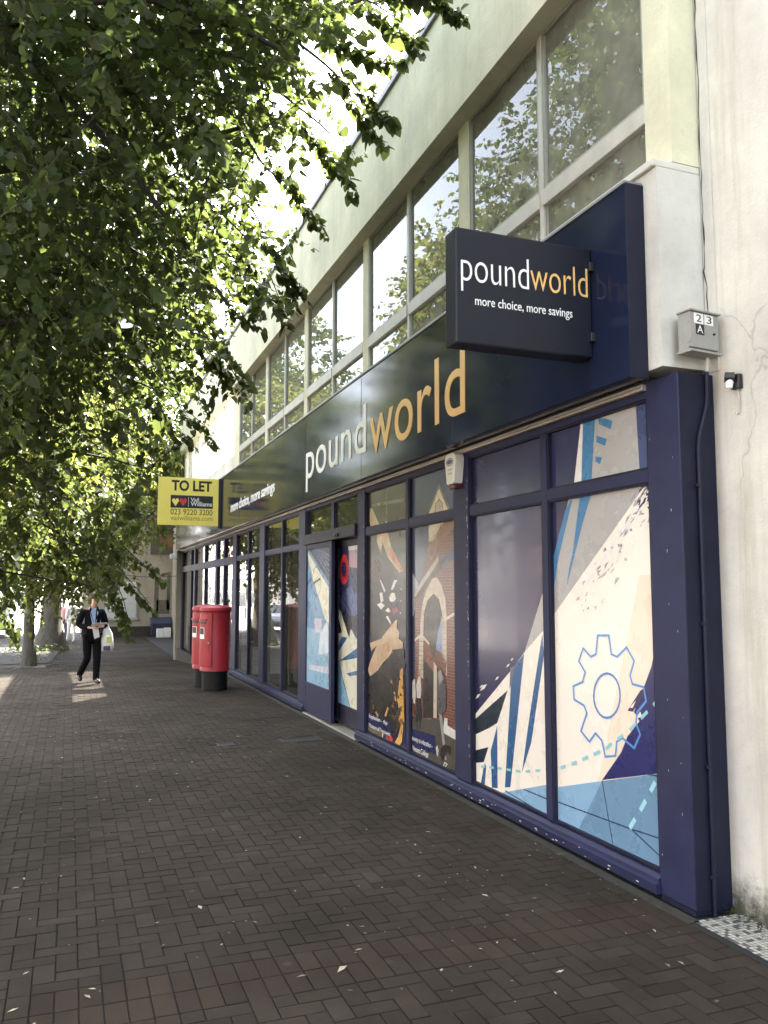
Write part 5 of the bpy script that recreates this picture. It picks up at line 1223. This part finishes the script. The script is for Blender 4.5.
tree('plane_tree', 'old tree with a thick flared trunk behind the slim lime tree', p, (0, p + np.array([.2, .2, 8.]), .36), [(p + [1.2, 0, 10.0], (4.4, 4.4, 4.4)), (p + [2.2, -1, 6.6], (2.6, 2.6, 2.6)), (p + [-.5, -1, 5.2], (2.5, 2.5, 2.0))], 3400, 13, .16, .9, 'leafC', 9, nlimb=10, flare=2.0)
tree('lime_tree', 'lime tree behind the viewer, seen only mirrored in the upper windows', (-7.2, -2.5, 0), (0, np.array([-7.1, -2.4, 9.]), .2), [((-7.0, -2.2, 8.0), (3.4, 4.0, 4.4))], 1700, 13, .14, .75, 'leafB', 10, nlimb=7)
# weeds and leaf mould at the foot of the trunks
q = []; rv = []
for (cx_, cy_, n_, sp_) in ((*on_ground(31, 664)[:2], 120, .22), (*on_ground(16, 656)[:2], 160, .45), (*on_ground(45, 652)[:2], 160, .6)):
    for i in range(n_):
        x, y = cx_ + RNG.normal(0, sp_), cy_ + RNG.normal(0, sp_); h_ = .05 + .22 * RNG.random(); a_ = RNG.random() * 6.28; s_ = .03 + .04 * RNG.random()
        c = np.array([x, y, gz(y) + h_]); d = np.array([math.cos(a_), math.sin(a_), .4 * RNG.normal()]); e = np.array([-math.sin(a_), math.cos(a_), .3])
        q += [c - d * s_, c - e * s_ * .5, c + d * s_, c + e * s_ * .5]; rv.append(RNG.random())
tag(soup('weeds', np.array(q), np.arange(len(q)).reshape(-1, 4), M['weed'], np.array(rv), 1), 'low weeds around the feet of the trees', 'weeds', kind='stuff')
b = MB(); p = on_ground(45, 652)
b.add([(p[0] - 3.5, p[1] - 5, gz(p[1] - 5) + .012), (p[0] + .25, p[1] - 5, gz(p[1] - 5) + .012), (p[0] + .7, p[1] + 5, gz(p[1] + 5) + .012), (p[0] - 3.5, p[1] + 5, gz(p[1] + 5) + .012)], [(0, 1, 2, 3)])
structure(b.build('earth_bed', M['soil']))

# ================================================================== FAR END OF THE PAVEMENT
YB = 41.0
fb = thing('far_building', 'building closing the view, stained beige below and brown brick above', 'building', (2, YB, -.36))
MB().box(-2.7, 9, YB, YB + 6, -.6, 5.0).build('wall', M['beige'], fb)
MB().box(-2.7, 9, YB - .03, YB - .001, -.36, .12).build('plinth', M['soil'], fb)
MB().box(-2.7, 9, YB + .1, YB + 6, 5.001, 8.7).build('brick_storey', M['brick'], fb)
MB().box(-2.8, 9.1, YB + .02, YB + 6.1, 8.701, 8.9).build('coping', M['grey_metal'], fb)
Q = lambda u, v: ony(u, v, YB)
a0, a1 = Q(106, 582), Q(135.5, 617.5)
MB().box(a0[0], a1[0], YB - .04, YB - .002, a1[2], a0[2]).build('boarded_window', M['hoard'], fb)
MB().box(a0[0] - .1, a1[0] + .1, YB - .09, YB - .041, a1[2] - .12, a1[2] - .001).build('window_sill', M['kerb'], fb)
MB().box(a1[0] + .002, a1[0] + .08, YB - .06, YB - .001, a1[2], a0[2]).build('frame', M['winframe_dk'], fb)
st = MB()
for (u, v0, v1, w_) in ((157, 574, 612, .10), (169, 572, 610, .08), (163, 600, 614, .3)): a_ = Q(u, v0); c_ = Q(u, v1); st.box(a_[0] - w_, a_[0] + w_, YB - .004, YB - .0012, c_[2], a_[2])
st.build('rain_stain', M['orange_print'] if False else mat('damp_stain', (.11, .10, .075), .9, .4, 3), fb)
sg = thing('shop_sign', 'dull brown sign board high on the far beige wall', 'shop sign', (.8, YB, 4))
a0, a1 = Q(151, 524), Q(186, 555); MB().box(a0[0], a1[0], YB - .10, YB - .005, a1[2], a0[2]).build('board', M['brownsign'], sg, bevel=.01)
a2, a3 = Q(160, 535), Q(175, 548); MB().box(a2[0], a3[0], YB - .115, YB - .101, a3[2], a2[2]).build('panel', M['orange_print'], sg)
a2, a3 = Q(161, 540.6), Q(174.5, 544); 
c_ = Q(150, 617); d_ = Q(175.5, 636)
bn = thing('storage_bin', 'dark blue lidded storage bin against the far beige wall', 'bin', ((c_[0] + d_[0]) / 2, YB - .45, -.36))
z0, z1 = -.36, -.36 + (c_[2] - d_[2])
MB().prism([(YB - .75, z0 + .08), (YB - .05, z0 + .08), (YB - .05, z1 - .20), (YB - .80, z1 - .32)], lambda q_: (c_[0] + .03, q_[0], q_[1]), (d_[0] - c_[0] - .06, 0, 0)).build('body', M['trunk_plastic'], bn, bevel=.02)
MB().prism([(YB - .85, z1 - .33), (YB - .84, z1 - .27), (YB - .45, z1), (YB - .03, z1 - .02), (YB - .03, z1 - .19)], lambda q_: (c_[0], q_[0], q_[1]), (d_[0] - c_[0], 0, 0)).build('lid', M['trunk_plastic'], bn, bevel=.02)
for xx in (c_[0] + .15, d_[0] - .2): MB().box(xx, xx + .08, YB - .7, YB - .1, z0 - .01, z0 + .079).build('foot', M['plastic_blk'], bn)
a2, a3 = Q(154.5, 626.5), Q(168, 637)
for (xa_, xb_, zz, lb) in ((a2[0], (a2[0] + a3[0]) / 2 - .01, .40, 'left hand white carton in front of the storage bin'), ((a2[0] + a3[0]) / 2 + .01, a3[0], .44, 'right hand, slightly taller white carton in front of the storage bin')):
    o = thing('carton', lb, 'carton', ((xa_ + xb_) / 2, YB - 1.05, -.36), group='white cartons by the bin')
    MB().box(xa_, xb_, YB - 1.2, YB - .9, -.36, -.36 + zz).build('box', M['card_wh'], o, bevel=.01)
    MB().box(xa_ - .004, xb_ + .004, YB - 1.06, YB - 1.04, -.36 + zz - .1, -.36 + zz + .003).build('tape', M['alu'], o)
sb = thing('added_side_building', 'narrow strip of beige and brick building behind the floodlight, added to shade the far pavement', 'building', (4, 34, -.36))  # block added past the shop's end to keep sun off the pavement
MB().box(1.3, 8.9, 27.4, 40.8, -.6, 5.0).build('wall', M['beige'], sb)
MB().box(1.32, 8.9, 27.42, 40.78, 5.001, 8.6).build('brick_storey', M['brick_w'], sb)
MB().box(1.25, 9, 27.35, 40.85, 8.601, 8.8).build('coping', M['grey_metal'], sb)
# floodlight and cable on the corner pier
c = ony(174, 557, 26.9)
fl = thing('floodlight', 'small white floodlight on the far corner pier of the shop', 'floodlight', (c[0], 26.9, c[2]))
MB().box(c[0] - .13, c[0] + .10, 26.78, 26.92, c[2] - .06, c[2] + .09).build('head', M['flood'], fl, bevel=.02)
MB().tube([(c[0] + .05, 26.86, c[2] - .05), (c[0] + .12, 26.88, c[2] - .14), (-.155, 26.9, c[2] - .20)], .02, 8).build('bracket', M['plastic_blk'], fl)
cb = MB(); a_ = np.array([-.16, 26.85, 2.25]); b_ = np.array([-3.2, 30.5, 2.9]); pts = [a_ + (b_ - a_) * t / 12 - np.array([0, 0, .25 * math.sin(math.pi * t / 12)]) for t in range(13)]
cb.tube(pts, .010, 6); tag(cb.build('cable', M['plastic_blk']), 'thin black cable slung from the far corner pier across to the trees', 'cable')
dp = MB(); dp.tube([(.02, 27.06, 7.3), (.02, 27.08, 4.3)], .05, 10); dp.box(-.02, .06, 27.02, 27.14, 5, 5.05); dp.box(-.02, .06, 27.02, 27.14, 6.4, 6.45)
dp.build('downpipe', M['plastic_blk'], B)

# ================================================================== ACROSS THE STREET
def terrace(name, label, x, y0, y1, h, wallm, nwin, storeys, roofm='slate', group='buildings across the street', zb=-.5):
    t = thing(name, label, 'building', (x, (y0 + y1) / 2, 0), group=group)
    MB().box(x - 9, x, y0, y1, zb, h).build('wall', M[wallm], t)
    b_ = MB(); b_.prism([(x + .35, h + .002), (x - 4.5, h + 3.0), (x - 9.35, h + .002)], lambda q_: (q_[0], y0, q_[1]), (0, y1 - y0, 0)); b_.build('roof', M[roofm], t)
    step = (y1 - y0) / nwin; sh = (h - .6) / storeys
    for s_ in range(storeys):
        for k in range(nwin):
            yc_ = y0 + step * (k + .5); z0 = s_ * sh + (1.0 if s_ else .75); ww = step * .22 if s_ else step * .34; hh = 1.5 if s_ else 1.9
            f_ = MB(); e_ = .07
            f_.box(x - .02, x + .04, yc_ - ww, yc_ - ww + e_, z0, z0 + hh).box(x - .02, x + .04, yc_ + ww - e_, yc_ + ww, z0, z0 + hh).box(x - .02, x + .038, yc_ - ww + e_, yc_ + ww - e_, z0 + hh - e_, z0 + hh).box(x - .02, x + .038, yc_ - ww + e_, yc_ + ww - e_, z0 + hh * .5, z0 + hh * .5 + e_).box(x - .02, x + .10, yc_ - ww - .05, yc_ + ww + .05, z0 - .08, z0 - .001)
            w_ = f_.build('window', M['plate'], t)
            MB().box(x + .002, x + .015, yc_ - ww, yc_ + ww, z0, z0 + hh).build('pane', M['dark_glass'], w_)
    MB().box(x + .002, x + .03, y0 + step * .98, y0 + step * .98 + .9, 0, 2.1).build('door', M['navy_dk'], t)
terrace('terraced_building', 'white stucco building facing the shop across the road', -22, 6, 26, 7.6, 'stucco', 6, 2)
terrace('terraced_building', 'red brick building across the road beside the white one', -22, 26.02, 44, 7.0, 'brick_y', 5, 2)
terrace('terraced_building', 'red brick building across the road behind the viewer', -22, -16, 5.98, 7.2, 'brick_y', 6, 2)
terrace('terraced_building', 'white building end far up the street left of the slim trunk', -7.3, 50, 59, 6.5, 'stucco', 3, 2, group='buildings far up the street', zb=-1)
terrace('terraced_building', 'narrow red brick building far up the street between white ones', -7.3, 59.02, 64, 6.9, 'brick_y', 2, 2, group='buildings far up the street', zb=-1)
terrace('terraced_building', 'long white building far up the street beyond the red brick one', -7.3, 64.02, 110, 6.3, 'stucco', 12, 2, group='buildings far up the street', zb=-1)

def car(label, loc, rz, paint):
    t = thing('parked_car', label, 'car', loc, rz, 'parked cars')
    prof = [(-2.05, .32), (-2.10, .62), (-1.95, .86), (-1.30, .95), (-.55, 1.40), (.75, 1.44), (1.60, 1.02), (2.02, .92), (2.10, .60), (2.05, .30)]
    MB().prism(prof, lambda q_: (-.86, q_[0], q_[1]), (1.72, 0, 0)).build('body', M[paint], t, bevel=.07, seg=3, smooth=True, local=True)
    for sx in (-1, 1):
        MB().prism([(-1.12, .98), (-.52, 1.34), (.08, 1.37), (.08, .98)], lambda q_: (sx * .862, q_[0], q_[1]), (sx * .006, 0, 0)).build('window', M['dark_glass'], t, local=True)
        MB().prism([(.16, .98), (.16, 1.37), (.72, 1.37), (1.38, 1.02)], lambda q_: (sx * .862, q_[0], q_[1]), (sx * .006, 0, 0)).build('window', M['dark_glass'], t, local=True)
        for yy_ in (-1.32, 1.28):
            wv = MB().tube([(sx * .70, yy_, .31), (sx * .89, yy_, .31)], .31, 24).build('wheel', M['tyre'], t, smooth=True, local=True)
            MB().tube([(sx * .86, yy_, .31), (sx * .90, yy_, .31)], .19, 16).build('rim', M['carpaint'], wv, smooth=True, local=True)
        MB().box(sx * .55 - .15, sx * .55 + .15, -2.12, -2.06, .62, .76).build('headlight', M['plate'], t, bevel=.02, local=True)
        MB().box(sx * .62 - .13, sx * .62 + .13, 2.05, 2.115, .66, .82).build('tail_light', M['lamp_red'], t, bevel=.02, local=True)
    MB().prism([(-1.26, .985), (-.58, 1.385)], lambda q_: (-.70, q_[0], q_[1]), (1.4, 0, 0)) if False else None
    MB().add([(-.72, -1.27, .985), (.72, -1.27, .985), (.62, -.60, 1.385), (-.62, -.60, 1.385)], [(0, 1, 2, 3)]).build('windscreen', M['dark_glass'], t, local=True)
    return t
car('silver car parked in the sun far up the street at the left', (-6.7, 44, gz(44) + .02), R(8), 'carpaint')
car('maroon car parked across the road, mirrored in the shop windows', (-16.6, 22, gz(22) - .13), 0, 'carpaint_r')
